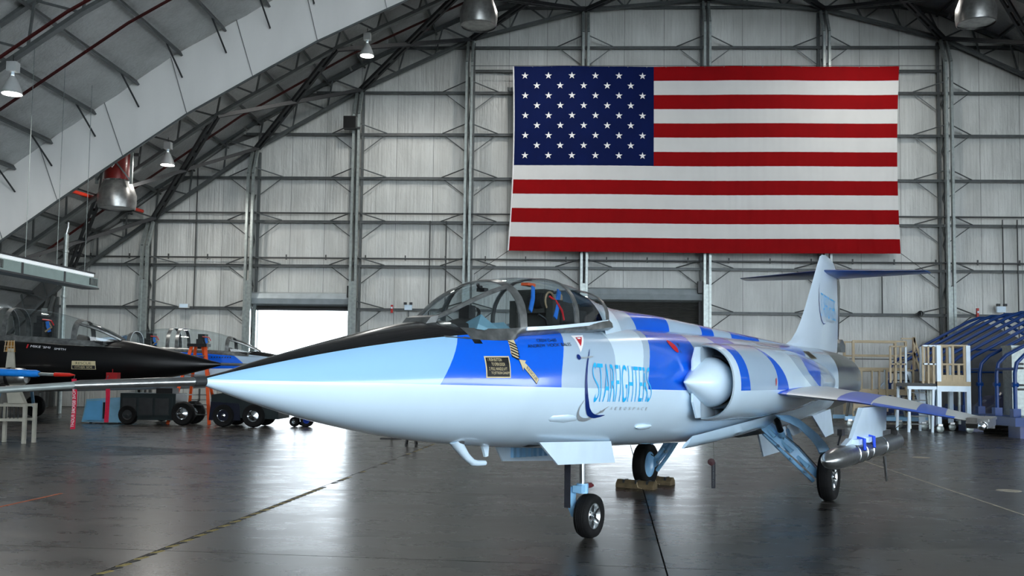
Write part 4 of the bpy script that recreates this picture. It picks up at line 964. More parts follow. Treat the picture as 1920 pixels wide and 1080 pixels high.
def foam(x, y, zb, label, full):
    t = empty('foam_generator', (x, y, zb), 0, label, 'foam generator', 'foam generators hung from the roof')
    top = chord_z(x)+ROOF-zb-.2
    MB().lathe([(.60, 0), (.63, .02), (.66, .25), (.655, .52), (.56, .78), (.49, .98), (.48, 1.0), (.46, .98), (.6, .5), (.58, .05)], (0, 0, 0), (0, 0, 1), 28).obj('hood', HOODM, t, True, 40)
    MB().lathe([(.001, .06), (.6, .04)], (0, 0, 0), (0, 0, 1), 28).obj('screen', HOODM, t, True)
    MB().lathe([(.46, .98), (.46, 1.95), (.44, 1.98), (.001, 1.98)], (0, 0, 0), (0, 0, 1), 28).obj('body', FRED, t, True, 40)
    MB().lathe([(.49, .99), (.50, 1.01), (.49, 1.03)], (0, 0, 0), (0, 0, 1), 28).obj('rim_band', CHROME, t, True)
    for sx in (-.62, .62):
        MB().bar((sx, -.3, .85), (sx, -.3, top), .10, .06).obj('hanger', STEEL_L, t)
        MB().bar((sx, -.3, .95), (-sx*.2, -.55, 1.95), .05, .05).obj('hanger_brace', STEEL, t)
    MB().bar((-.7, -.3, 2.05), (.7, -.3, 2.05), .12, .10).bar((-.62, .3, 2.05), (.62, .3, 2.05), .12, .10).obj('cradle', STEEL, t)
    MB().add([(0, -.472, 1.40), (.09, -.465, 1.53), (0, -.472, 1.66), (-.09, -.465, 1.53), (0, -.474, 1.44), (.06, -.468, 1.53), (0, -.474, 1.62), (-.06, -.468, 1.53)], [(0, 1, 5, 4), (1, 2, 6, 5), (2, 3, 7, 6), (3, 0, 4, 7)]).add([(0, -.476, 1.49), (.025, -.474, 1.53), (0, -.476, 1.57), (-.025, -.474, 1.53)], [(0, 1, 2, 3)]).obj('emblem', WHITEL, t, fix=False)
foam(-15.6, 32.7, 7.4, 'red foam generator with a steel hood below the white curtain at left', True)
foam(-2.62, 32, 13.8, 'steel foam generator hood hanging at the top edge left of the flag', True)
foam(14.47, 32, 13.86, 'steel foam generator hood hanging at the top right corner', True)
tag(MB().tube([(-17.75, 31.8, 8.15), (-17.55, 35, 8.22), (-17.3, 38.6, 8.35)], .075, 8).obj('foam_pipe', mat('orange_red_pipe', (190, 44, 20), .4, 0, .1)), 'bright orange red pipe running behind the foam generator', 'pipe')
st = empty('standpipe', (-18.2, 34.2, 0), 0, 'tall galvanised standpipe rising behind the black jet', 'pipe')
MB().tube([(0, 0, 0), (0, 0, 6.7)], .085, 14).obj('pipe', STEEL_L, st, True)
for z in (2.2, 4.3, 6.0): MB().lathe([(.085, 0), (.11, .01), (.11, .09), (.085, .1)], (0, 0, z), (0, 0, 1), 14).obj('coupling', STEEL_L, st, True)
MB().tube([(0, 0, 6.7), (.06, 0, 6.95), (.06, 0, 7.15)], .04, 8).obj('cap_fitting', ALU, st, True)
du = empty('suspended_duct', (-15.1, 20, 4.32), 0, 'long suspended air duct with grilles hanging at the left edge', 'duct')
MB().box((0, 5, .15), (.5, 10, .30)).obj('duct_body', mat('duct_pale_green', (150, 170, 166), .4, .2, .1), du)
for y in (.8, 3.0, 5.6, 7.9): MB().box((.252, y, .15), (.02, .10, .32)).obj('flange', DARKSTEEL, du)
for y in (4.4, 9.7):
    g = MB().box((.255, y, .16), (.03, .5, .22)).obj('grille', BLACK, du)
    for k in range(6): MB().box((.275, y-.2+k*.08, .16), (.02, .012, .2)).obj('vane', STEEL_L, du)
MB().box((0, 5, -.03), (.56, 10.1, .05)).obj('bottom_angle', DARKSTEEL, du)
sl = empty('strip_light', (-14.95, 20, 4.70), 0, 'long white strip light fitted along the top of the suspended duct', 'light')
MB().box((0, 4.9, 0), (.12, 9.8, .09)).obj('diffuser', mat('strip_diffuser', (236, 240, 240), .4, 0, .02, emit=(235, 245, 250), es=.5), sl)
MB().box((0, 4.9, .07), (.16, 9.9, .05)).obj('tray', DARKSTEEL, sl)
for k in range(6): MB().tube([(0, .8+k*1.7, .08), (0, .8+k*1.7, chord_z(-14.95)+ROOF-4.9)], .010, 5).obj('hanger_wire', STEEL_L, sl)
sp = empty('loudspeaker', (-8.55, 38.75, 11.93), 0, 'square black loudspeaker bracketed to a back wall column', 'speaker')
MB().box((0, 0, .27), (.54, .3, .54)).obj('cabinet', BLACK, sp); MB().box((0, -.155, .27), (.48, .015, .48)).obj('grille_cloth', mat('speaker_cloth', (8, 8, 9), .9, 0, .1), sp); MB().box((.33, .1, .1), (.14, .06, .06)).obj('bracket', DARKSTEEL, sp)
def wallbox(name, label, cat, x, z, parts):
    t = empty(name, (x, DW-.44, z), 0, label, cat)
    for nm, c, d, m in parts: MB().box(c, d).obj(nm, m, t)
wallbox('emergency_light', 'white twin-head emergency light on the back wall above the canopy', 'emergency light', -6.05, 4.45, [('body', (0, 0, 0), (.32, .12, .22), WHITEP), ('head', (-.12, -.08, .16), (.12, .12, .10), DARKSTEEL), ('head', (.12, -.08, .16), (.12, .12, .10), DARKSTEEL), ('bracket', (0, .03, -.3), (.05, .05, .45), STEEL)])
wallbox('emergency_light', 'white twin-head emergency light above the blue shelter frame', 'emergency light', 18.7, 4.62, [('body', (0, 0, 0), (.36, .12, .25), WHITEP), ('head', (-.14, -.08, .18), (.12, .12, .10), DARKSTEEL), ('head', (.14, -.08, .18), (.12, .12, .10), DARKSTEEL)])
wallbox('fire_strobe', 'slim red fire strobe on the wall beside the open roller door', 'fire alarm', -6.75, 4.38, [('body', (0, 0, 0), (.09, .08, .34), mat('strobe_red', (170, 30, 20), .4, 0, .1)), ('lens', (0, -.05, .05), (.06, .03, .08), WHITEP)])
wallbox('fire_strobe', 'slim red fire strobe above the blue shelter frame', 'fire alarm', 17.75, 4.45, [('body', (0, 0, 0), (.09, .08, .42), MATS['strobe_red']), ('lens', (0, -.05, .05), (.06, .03, .08), WHITEP)])
wallbox('junction_box', 'pale junction box on the lower wall girt above the parked jets', 'box', -15.75, 4.42, [('body', (0, 0, 0), (.42, .14, .2), REFL), ('lid', (0, -.075, 0), (.36, .02, .15), WHITEP)])
hn = empty('alarm_horn', (15.35, DW-.50, 4.40), 0, 'round dark alarm horn on the wall above the tan stand', 'alarm')
MB().lathe([(.12, 0), (.12, .05), (.05, .1), (.05, .2)], (0, -.12, 0), (0, 1, 0), 16).obj('bell', DARKSTEEL, hn, True); MB().box((.12, .0, 0), (.15, .1, .18)).obj('base', STEEL, hn)

# ================================================================ the jets parked behind
CAN2 = [(2.10, .10, 2.045, 2.080), (2.55, .30, 2.06, 2.34), (2.98, .42, 2.08, 2.50), (3.6, .46, 2.12, 2.66), (4.3, .47, 2.15, 2.735), (5.0, .47, 2.18, 2.735), (5.6, .46, 2.2, 2.68), (6.2, .44, 2.22, 2.52)]
def arch2(a, n=14, off=0.0, k0=0, k1=14):
    ws, zs, zt = interp(CAN2, a); ws += off; zt += off
    return [A(a, ws*math.copysign(abs(math.cos(math.pi*k/n))**.8, math.cos(math.pi*k/n)), zs+(zt-zs)*math.sin(math.pi*k/n)**.85) for k in range(k0, k1+1)]
CLEAR = glass('clear_perspex', (.9, .94, .95), .12)
def parked_jet(label, loc, sc_, body, sill, decals):
    t = empty('fighter_jet', loc, 0, label, 'jet'); t.scale = (sc_,)*3
    f = fuselage(holes=[(2.45, 5.9, 1.95, .36)], step=.2, n=32); f.obj('fuselage', body, t, True, 50)
    FBv = bvh_of(fuselage(step=.2, n=32))
    def gz_(nm, a0, a1, k0=0, k1=14, n=8): MB().loft([arch2(a, 14, 0, k0, k1) for a in stations(a0, a1, n)], closed=False).obj(nm, CLEAR, t, True, 80, fix=False)
    def rb(a0, a1): MB().loft([arch2(a0), arch2(a0, 14, .015), arch2(a1, 14, .015), arch2(a1)], closed=False).obj('canopy_frame', FRAME, t, True, 30, fix=False)
    gz_('side_pane', 2.16, 2.95, 0, 4); gz_('centre_pane', 2.16, 2.95, 4, 10); gz_('side_pane', 2.16, 2.95, 10, 14)
    gz_('front_canopy', 3.04, 4.42); gz_('rear_canopy', 4.75, 5.85); gz_('mid_glass', 4.5, 4.68, n=3); gz_('aft_glass', 5.95, 6.2, n=3)
    rb(2.93, 3.04); rb(4.40, 4.50); rb(4.66, 4.77); rb(5.83, 5.95)
    for k in (4, 10): MB().tube([arch2(a)[k] for a in stations(2.14, 2.96, 6)], .03, 6).obj('windshield_post', FRAME, t, True)
    for s, k in ((1, 0), (-1, 14)):
        secs = []
        for a in stations(2.02, 6.2, 22):
            p = Vector(arch2(max(a, 2.1))[k]); p.x = -a; q = Vector(A(a, s*(body_b(a, min(p.z-.12, 2.05))+.006), p.z-.12)); secs.append([tuple(p), tuple(p.lerp(q, .5)+Vector((0, s*.015, 0))), tuple(q)])
        MB().loft(secs, closed=False).obj('sill_frame', FRAME, t, True, 40, fix=False)
    MB().loft([[A(a, w_*math.cos(math.pi*k/10), 2.0+(zt-2.0)*math.sin(math.pi*k/10)**.8) for k in range(11)] for a, w_, zt in ((6.18, .44, 2.52), (7.0, .33, 2.44), (8.5, .24, 2.38), (12.5, .15, 2.25))], closed=False).obj('dorsal_spine', body, t, True, fix=False)
    for a0 in (3.9, 5.45):
        MB().box(A(a0, 0, 2.08), (.14, .44, .7)).box(A(a0-.05, 0, 2.46), (.2, .28, .24)).box(A(a0-.08, -.2, 2.3), (.1, .08, .3)).box(A(a0-.08, .2, 2.3), (.1, .08, .3)).obj('ejection_seat', COCK, t)
        MB().bar(A(a0-.2, -.18, 2.46), A(a0-.28, -.22, 2.24), .015, .07, (1, 0, 0)).obj('harness_strap', BST, t)
        MB().tube([A(a0-.1, -.18, 2.50), A(a0-.3, -.2, 2.48), A(a0-.36, -.2, 2.38)], .014, 6).obj('red_hose', MATS['red_hose'], t, True)
        MB().tube([A(a0-.22, -.15, 2.44), A(a0-.32, -.22, 2.34), A(a0-.2, -.24, 2.24)], .02, 6).obj('sand_strap', SND, t, True)
        MB().loft([[A(a0-1.3, b, 1.98+.08*(1-(b/.3)**2)) for b in (-.28, -.1, .1, .28)], [A(a0-.85, b*1.1, 2.02+.2*(1-(b/.3)**2)) for b in (-.28, -.1, .1, .28)], [A(a0-.82, b*1.1, 1.85) for b in (-.28, -.1, .1, .28)]], closed=False).obj('glare_shield', COCK, t, True, fix=False)
    MB().loft([[A(a, .34, 2.05), A(a, .36, 1.7), A(a, -.36, 1.7), A(a, -.34, 2.05)] for a in (2.4, 4.3, 6.1)], closed=False).obj('cockpit_tub', COCK, t, fix=False)
    MB().tube([A(.02, 0, 1.61), A(-.8, 0, 1.60), A(-1.6, 0, 1.59)], [.03, .026, .012], 10).obj('pitot_boom', ALU, t, True)
    MB().loft([airfoil(7.75, 12.0, 1.0, 1.50, .14), airfoil(8.72, 10.3, 3.2, 1.19, .055)], cap=True).obj('wing', body, t, True, 35)
    MB().loft([airfoil(7.75, 12.0, -1.0, 1.50, .14), airfoil(8.72, 10.3, -3.2, 1.19, .055)], cap=True).obj('wing', body, t, True, 35)
    for s in (1, -1):
        MB().loft([cowl_sec(a, 0, 22, s) for a in stations(6.22, 13.8, 20)]).obj('intake_cowl', body, t, True, 55)
    MB().add(fm.v, fm.f).obj('tail_fin', body, t, True, 50)
    for a_, b_, r_ in ((5.0, 0, .226), (9.6, 1.36, .33), (9.6, -1.36, .33)):
        MB().lathe([(r_*.5, -.07), (r_*.85, -.09), (r_, -.03), (r_, .03), (r_*.85, .09), (r_*.5, .07), (.001, .07)], A(a_, b_, r_), (0, 1 if b_ >= 0 else -1, 0), 24).obj('tyre', RUBBER, t, True, 50)
        MB().lathe([(.001, .075), (r_*.5, .075)], A(a_, b_, r_), (0, 1 if b_ >= 0 else -1, 0), 18).obj('hub', ALU, t)
        MB().bar(A(a_-.05, b_*.88, r_), A(a_-.25, b_*.45, 1.1), .08).obj('leg', LBLUE, t)
    for nm, tx, c00, c10, c01, m_ in decals:
        if tx is None: decal(nm, c00, [tuple(range(len(c00)))], m_, t, [FBv], c10, .1, -1)
        else: text_decal(nm, tx, c00, c10, c01, m_, t, [FBv], .012, .1, 0, -1)
    return t
JB = mat('satin_black_paint', (9, 9, 10), .32, 0, .15, 2, coat=.15, spec=.35)
parked_jet('black two-seat jet fighter parked at the left edge', (-7.8, 22.0, 0), 1.13, JB, None, [
    ('placard', None, [(2.95, 1.465), (2.46, 1.465), (2.47, 1.635), (2.94, 1.635)], .006, None, TANL), ('placard_field', None, [(2.93, 1.475), (2.475, 1.475), (2.475, 1.545), (2.935, 1.545)], .010, None, INK),
    ('placard_text', 'RESCUE', (2.86, 1.565), (2.55, 1.565), (2.86, 1.615), INK), ('placard_text', 'OTHER SIDE', (2.88, 1.49), (2.53, 1.49), (2.88, 1.53), TANL),
    ('crew_text', "MIKE 'SMI", (3.82, 1.90), (3.42, 1.875), (3.82, 1.945), WHITEL), ('crew_text', 'SMITH', (3.33, 1.855), (3.10, 1.843), (3.33, 1.895), WHITEL), ('red_tab', None, [(3.90, 1.88), (3.87, 1.88), (3.87, 1.96), (3.90, 1.96)], .012, None, REDL)])
M_BODY2 = livery('second_jet_paint', [([(2.35, 1.6), (2.55, 1.8), (2.85, 2.0)], [(4.3, 1.6), (4.35, 1.8), (4.45, 2.0)], PB)], black=[(.066, 1.638), (1.053, 1.824), (2.353, 1.984)])
parked_jet('pale blue two-seat jet fighter with two clear canopies parked behind the black jet', (-7.05, 30.0, 0), 1.10, M_BODY2, None, [('crew_mark', None, [(3.4-k*.075, 1.872), (3.36-k*.075, 1.872), (3.365-k*.075, 1.91), (3.385-k*.075, 1.91)], .012, None, INK) for k in range(8)]+[('red_tab', None, [(4.6, 1.86), (4.45, 1.86), (4.45, 1.96), (4.6, 1.96)], .012, None, REDL)])
# third jet: only its sleeved probe reaches into view
t3 = empty('fighter_jet', (-11.75, 18.0, 0), 0, 'jet mostly out of frame, its blue sleeved nose probe with red cap showing at left', 'jet')
MB().loft([section(a, 24) for a in stations(.0, 3.0, 15)], cap=True).obj('nose_cone', JB, t3, True, 50)
MB().tube([A(0, 0, 1.60), A(-1.5, 0, 1.56), A(-2.1, 0, 1.545)], [.05, .035, .03], 10).obj('pitot_boom', STEEL_L, t3, True)
MB().tube([A(-.1, 0, 1.60), A(-1.68, 0, 1.56), A(-1.74, 0, 1.556)], [.075, .072, .055], 14).obj('foam_sleeve', mat('blue_foam', (10, 130, 225), .6, 0, .08, 12), t3, True)
MB().tube([A(-2.05, 0, 1.548), A(-2.35, 0, 1.545), A(-2.46, 0, 1.542)], [.042, .036, .008], 10).obj('probe_cap', mat('cap_red', (214, 34, 16), .5, 0, .1), t3, True)
MB().bar(A(1.5, 0, 0), A(1.5, 0, 1.25), .2).box(A(1.5, 0, .03), (.8, .8, .06)).obj('nose_trestle', STEEL_L, t3)
def streamer(loc, L, wd, label, txt):
    t = empty('warning_streamer', loc, 0, label, 'streamer'); m = MB(); vs = []
    for k in range(9):
        u = k/8; vs += [(-wd/2+.03*math.sin(u*2.2), .02*math.sin(u*5), -u*L), (wd/2+.03*math.sin(u*2.2), .02*math.sin(u*5+.5), -u*L)]
    m.add(vs, [(2*k, 2*k+1, 2*k+3, 2*k+2) for k in range(8)]).add([(x, y+.004, z) for x, y, z in vs], [(2*k, 2*k+2, 2*k+3, 2*k+1) for k in range(8)]); m.obj('webbing', REDW, t, fix=False)
    MB().tube([(0, 0, 0), (.02, 0, .07)], .008, 6).obj('ring', CHROME, t)
    if txt:
        pts, fs, asp = text_geo(txt)
        vs = [(wd*.33-v*wd*.66+.03*math.sin((.1+.85*u)*2.2), -.022+.02*math.sin((.1+.85*u)*5), -(.12+.84*u)*L) for u, v in pts]
        MB().add(vs, fs).obj('print', WHITEL, t, fix=False)
    return t
streamer((-9.30, 17.98, 1.47), .98, .095, 'red remove before flight streamer hanging from the blue sleeved probe', 'REMOVE BEFORE FLIGHT')
cb = empty('probe_cover', (-9.9, 20.9, 1.43), 0, 'small red box cover fixed to the black jet nose', 'cover')
MB().box((0, 0, .08), (.26, .16, .16)).obj('box', mat('cover_red', (150, 14, 18), .5, 0, .1), cb); MB().tube([(-.02, 0, .16), (-.02, 0, .24)], .01, 6).obj('pin', MATS['cover_red'], cb); MB().box((-.1, .25, .06), (.05, .5, .05)).obj('clamp_arm', BLACK, cb)
streamer((-9.98, 20.78, 1.45), .98, .10, 'plain red streamer hanging from the red cover on the black jet', None)

# silver pod on a trestle at the far left
pod = empty('finned_pod', (-11.75, 20.5, 0), 0, 'silver drum pod with pale fins on a welded trestle at the left edge', 'pod')
MB().lathe([(.001, -1.6), (.16, -1.5), (.2, -1.2), (.2, -.12), (.19, 0), (.14, .08), (.001, .1)], (.0, 0, 1.47), (1, 0, 0), 24).obj('drum', ALU, pod, True, 40)
MB().lathe([(.202, -.35), (.21, -.34), (.21, -.28), (.202, -.27)], (0, 0, 1.47), (1, 0, 0), 24).obj('band', BLACK, pod, True)
FINM = mat('bone_paint', (176, 172, 158), .5, 0, .12, 5)
MB().prism([(-.42, 1.62), (-.20, 1.62), (-.25, 2.10), (-.38, 2.10)], 'y', -.02, .02).obj('upper_fin', FINM, pod)
bk_ = empty('basket', (0, 0, 0), parent=pod)
MB().prism([(-.45, 2.02), (-.22, 2.02), (-.25, 2.28), (-.40, 2.28)], 'y', .0, .015).obj('back_plate', mat('amber_plate', (150, 104, 30), .5, 0, .2), bk_)
for k in range(4): MB().bar((-.45+k*.075, -.04, 2.02), (-.42+k*.065, -.04, 2.28), .012).obj('bar', TAN, bk_)
for z in (2.04, 2.15, 2.26): MB().bar((-.45, -.045, z), (-.22, -.045, z), .012).obj('bar', TAN, bk_)
MB().prism([(-.37, 1.28), (-.12, 1.28), (.08, .88), (-.30, .88)], 'y', -.06, .06).obj('lower_fin', FINM, pod)
tr = empty('trestle', (0, 0, 0), parent=pod)
for z in (.84, .52): MB().box((-.15, -.2, z), (.72, .06, .06)).box((-.15, .2, z), (.72, .06, .06)).obj('rail', FINM, tr)
for x in (-.5, .18):
    for y in (-.2, .2): MB().bar((x, y, 0), (x, y, .88), .07).obj('leg', FINM, tr)
for k in range(6): MB().bar((-.42+k*.09, -.21, .54), (-.42+k*.09, -.21, .82), .015).obj('grill_bar', DARKSTEEL, tr)

# ================================================================ ground equipment under the parked jets
cabm = mat('pale_blue_cabinet', (120, 168, 196), .35, 0, .15, 3)
ec = empty('equipment_cabinet', (-13.55, 28.6, 0), 0, 'pale blue sloping equipment cabinet on the floor under the black jet', 'cabinet')
MB().prism([(-.75, .04), (.62, .04), (.62, .82), (-.62, .74)], 'y', -.4, .4).obj('body', cabm, ec); MB().prism([(-.70, .1), (-.1, .1), (-.12, .70), (-.58, .68)], 'y', -.42, -.40).obj('door', mat('cabinet_door_blue', (100, 172, 222), .3, 0, .08), ec)
MB().box((-.05, -.42, .4), (.05, .03, .5)).obj('handle', BLACK, ec); [MB().box((x, 0, .03), (.1, .6, .06)).obj('skid', BLACK, ec) for x in (-.5, .4)]
GD = mat('dark_green_black_paint', (26, 36, 38), .35, 0, .2, 4, coat=.2)
def cart_wheel(t, x, y, r, m_=CHROME):
    MB().lathe([(r*.5, -.1), (r*.88, -.12), (r, -.05), (r, .05), (r*.88, .12), (r*.5, .1)], (x, y, r), (0, -1, 0), 24).obj('tyre', RUBBER, t, True, 50)
    MB().lathe([(r*.52, .09), (r*.42, .05), (r*.2, .07), (.001, .1)], (x, y, r), (0, -1, 0), 18).obj('hub', m_, t, True, 40)
gp = empty('ground_power_cart', (-12.0, 28.3, 0), 0, 'dark ground power cart with a large black wheel beside the orange ladder', 'cart')
MB().box((-.1, 0, .55), (1.7, .9, .8)).box((-.1, -.46, .55), (1.5, .02, .6)).obj('body', GD, gp); MB().box((.35, -.1, 1.02), (.5, .5, .18)).obj('engine_hump', BLACK, gp)
for k in range(3): MB().box((-.65+k*.5, -.475, .55), (.42, .02, .5)).obj('access_panel', DARKSTEEL, gp)
cart_wheel(gp, .98, -.4, .36); cart_wheel(gp, -.7, -.4, .30, DARKSTEEL); cart_wheel(gp, .98, .4, .36); MB().box((.75, 0, .36), (.5, .8, .12)).obj('axle', DARKSTEEL, gp)
MB().tube([(1.05, 0, .5), (1.3, 0, .75), (1.3, 0, 1.1)], .03, 8).obj('tow_handle', BLACK, gp, True)
tg = empty('tow_tractor', (-9.0, 28.0, 0), 0, 'low dark tow tractor with chromed hubs standing below the pale blue nose', 'tractor')
MB().loft([[(-1.0, y, .3), (-1.0, y, .95), (-.55, y, 1.02), (.1, y, .80), (.75, y, .74), (1.02, y, .55), (1.02, y, .25)] for y in (-.6, .6)], cap=True).obj('body', GD, tg, True, 25)
MB().box((-.5, 0, 1.0), (.5, .8, .16)).box((-.72, 0, 1.18), (.1, .7, .35)).obj('seat', BLACK, tg); MB().tube([(-.2, 0, .8), (-.32, 0, 1.12)], .03, 8).obj('steering_column', BLACK, tg)
MB().tube([(-.34+.0*math.cos(t), .17*math.cos(t), 1.13+.10*math.sin(t)) for t in [2*math.pi*k/14 for k in range(15)]], .015, 6).obj('steering_wheel', BLACK, tg)
for x in (-.62, .28):
    for y in (-.55, .55): cart_wheel(tg, x, y, .34)
MB().prism([(-1.05, .2), (-1.0, .75), (-.15, .70), (-.1, .2)], 'y', -.625, -.61).obj('fender', mat('navy_black_fender', (10, 16, 34), .35, 0, .1), tg); MB().box((.4, -.3, .84), (.34, .3, .14)).obj('tool_box', WHITEP, tg)
hc = empty('hose_cart', (-7.5, 28.4, 0), 0, 'small blue hose cart beside the open doorway', 'cart')
MB().box((0, 0, .5), (.5, .5, .08)).bar((-.2, -.2, .1), (-.2, -.2, .9), .05).bar((.1, -.2, .1), (.1, -.2, .85), .05).obj('frame', mat('cart_blue', (30, 60, 150), .4, 0, .1), hc); cart_wheel(hc, .18, -.22, .2, MATS['cart_blue']); cart_wheel(hc, -.2, -.22, .15); cart_wheel(hc, -.05, .22, .2); MB().tube([(.2, 0, .3), (.26, 0, .55)], .09, 10).obj('reel', BLACK, hc)
ld = empty('step_ladder', (-11.0, 28.95, 0), 0, 'orange fibreglass step ladder standing in front of the pale blue jet', 'ladder')
TZ = 2.42
for x0, x1, y in ((-.72, -.24, -.25), (.58, .20, -.25)):
    MB().bar((x0, y-.25, 0), (x1, 0, TZ), .10, .04, (0, 1, 0)).obj('front_rail', ORANGE, ld)
for x0, x1 in ((-.58, -.16), (.40, .06)):
    MB().bar((x0, .75, 0), (x1, .12, TZ), .09, .04, (0, 1, 0)).obj('rear_rail', ORANGE, ld)
for k in range(1, 8):
    u = k/8; MB().box((-.07+.05*u, -.5+.5*u, TZ*u), (1.2-.8*u, .1, .03)).obj('step', ALU, ld)
for u in (.3, .7): MB().bar((-.58+.42*u, .75-.63*u, TZ*u), (.40-.34*u, .75-.63*u, TZ*u), .03).obj('rear_brace', ALU, ld)
MB().box((-.03, .05, TZ+.03), (.62, .36, .09)).obj('top_cap', BLACK, ld); MB().box((-.42, -.28, 1.72), (.06, .02, .3), Matrix.Rotation(-.2, 3, 'Y')).obj('rail_sticker', WHITEL, ld)
fs_ = empty('floor_stand', (-3.96, 23.6, 0), 0, 'small black T stand on the floor below the nose', 'stand')
MB().box((0, 0, .015), (.55, .3, .03)).obj('foot', BLACK, fs_); MB().tube([(0, 0, .03), (0, 0, 1.1)], .025, 8).obj('post', BLACK, fs_); MB().box((0, 0, 1.12), (.4, .25, .04)).obj('tray', BLACK, fs_)
cf = empty('folding_stool', (-3.2, 21.8, 0), 0, 'black folding stool with splayed legs below the nose', 'stool')
for x in (-.12, .12):
    for y in (-.12, .12): MB().tube([(x, y, 0), (x*.6, y*.6, .3), (x*.9, y*.9, .72)], .02, 6).obj('leg', BLACK, cf)
MB().box((0, 0, .74), (.36, .36, .05)).obj('seat', BLACK, cf)
# chocks and hanging streamer
RP = Vector((1.5007, 14.4709, 0)); WOOD = mat('worn_chock_wood', (96, 82, 58), .8, 0, .35, 9, bump=.3, bs=30)
fx = -JET_D; lf = Vector((JET_D.y, -JET_D.x, 0))
for k, (o, lab) in enumerate(((.345, 'worn wooden wheel chock in front of the far main wheel'), (-.345, 'worn wooden wheel chock behind the far main wheel'))):
    c = RP+fx*o; t = empty('wheel_chock', (c.x, c.y, 0), math.atan2(lf.y, lf.x), lab, 'chock')
    MB().prism([(-.09, 0), (.09, 0), (.085, .06), (.03, .115), (-.03, .115), (-.085, .06)], 'x', -.32, .28).obj('block', WOOD, t); MB().tube([(.0, -.05, .11), (.05, -.1, .02), (.12, -.14, .015)], .008, 5).obj('rope', TAN, t)
    for x in (-.2, 0, .18): MB().box((x, 0, .09), (.03, .15, .06)).obj('band', DARKSTEEL, t)
gw = Vector((JET_P-JET_D*NOSE_S))+JET_D*8.8
hs = empty('ground_streamer', (gw.x, gw.y, 0), 0, 'dark safety streamer dangling on a thread under the fuselage', 'streamer')
MB().tube([(0, 0, .83), (.005, 0, .52)], .003, 4).obj('thread', BLACK, hs); MB().bar((0, 0, .50), (.0, 0, .14), .055, .008, (0, 1, 0)).obj('webbing', MATS['dark_webbing'], hs); MB().lathe([(.001, -.02), (.05, -.01), (.05, .01), (.001, .02)], (-.03, 0, .50), (0, 1, 0), 12).obj('tag_disc', mat('maroon_tag', (60, 12, 22), .6, 0, .1), hs)
pts, fss, asp = text_geo('REMOVE BEFORE FLIGHT'); MB().add([(.009-v*.018, -.007, .48-u*.32) for u, v in pts], fss).obj('print', STEEL, hs, fix=False)

# ================================================================ maintenance stands at the right
TW = WHITEP
def caster(t, x, y):
    MB().lathe([(.001, -.035), (.10, -.035), (.12, -.02), (.12, .02), (.10, .035), (.001, .035)], (x, y, .12), (0, 1, 0), 18).obj('caster', STEEL_L, t, True, 40)
    MB().box((x, y, .24), (.14, .1, .06)).box((x, y+.05, .16), (.06, .015, .16)).obj('caster_fork', ALU, t)
sa_ = empty('maintenance_stand', (12.5, 30.4, 0), 0, 'white and tan caged maintenance stand on casters beside the blue shelter frame', 'stand')
PH = 1.55
for x in (-.12, .80):
    for y in (0, 1.3): MB().bar((x, y, .24), (x, y, PH+1.22), .13, .13).obj('post', TW, sa_); caster(sa_, x, y-.08)
MB().box((.34, .65, PH), (1.05, 1.45, .14)).obj('deck', TAN, sa_); [MB().box((.34, y, PH-.16), (1.0, .1, .18)).obj('deck_beam', TW, sa_) for y in (-.02, 1.3)]
for y in (0, 1.3):
    for z in (.62, 1.22): MB().box((.34, y, PH+z), (.92, .06, .05)).obj('rail', TAN, sa_)
    MB().box((.34, y, PH+.15), (.92, .03, .26)).obj('toe_board', TAN, sa_)
    for k in range(5): MB().box((-.02+k*.18, y, PH+(.38 if k % 2 else .65)), (.07, .05, .5 if k % 2 else 1.1)).obj('baluster', TAN, sa_)
for x in (-.12, .80):
    for z in (.62, 1.22): MB().box((x, .65, PH+z), (.05, 1.3, .05)).obj('rail', TAN, sa_)
    MB().bar((x, .65, .24), (x, .65, PH), .07).obj('centre_leg', STEEL_L, sa_)
for y in (0, 1.3): MB().box((.34, y, .55), (.95, .07, .12)).obj('lower_rail', TW, sa_)
# step wing to the left
MB().box((-.62, .5, PH-.05), (.92, 1.0, .12)).obj('side_deck', DARKSTEEL, sa_); MB().box((-.62, 0, PH-.14), (.95, .06, .1)).obj('deck_beam', TW, sa_)
for x in (-1.02, -.28):
    for y in (0, 1.0): MB().bar((x-.05, y, .0), (x, y, PH-.1), .07).obj('leg', TW, sa_)
for x, y in ((-1.25, .9), (-.55, 0)):
    for z in (.62, 1.20): MB().box((x+.2, y, PH+z), (.52, .05, .05)).obj('rail', TAN if y else TW, sa_)
    for dx in (-.05, .12, .28, .45): MB().box((x+dx, y, PH+.60), (.06, .05, 1.2)).obj('baluster', TW if dx > .3 else TAN, sa_)
for k in range(5): MB().box((-.68, .2+k*.05, .25+k*.25), (.6-k*.03, .22, .03)).obj('tread', STEEL, sa_)
for x in (-.98, -.36): MB().bar((x, .1, .1), (x+.05, .4, PH), .06).obj('ladder_rail', STEEL_L, sa_)
sb = empty('stair_stand', (10.8, 33.5, 0), 0, 'tan railed stair stand with sloping handrails behind the wing', 'stand')
P2 = 2.0
for x in (-.10, 1.72): 
    for y in (0, 1.0): MB().bar((x, y, .2), (x, y, P2+1.0), .08).obj('post', TAN, sb)
MB().box((.8, .5, P2), (2.1, 1.1, .14)).obj('deck', TAN, sb)
for y in (0, 1.0):
    for z in (.5, 1.0): MB().box((.81, y, P2+z), (1.86, .06, .06)).obj('rail', TAN, sb)
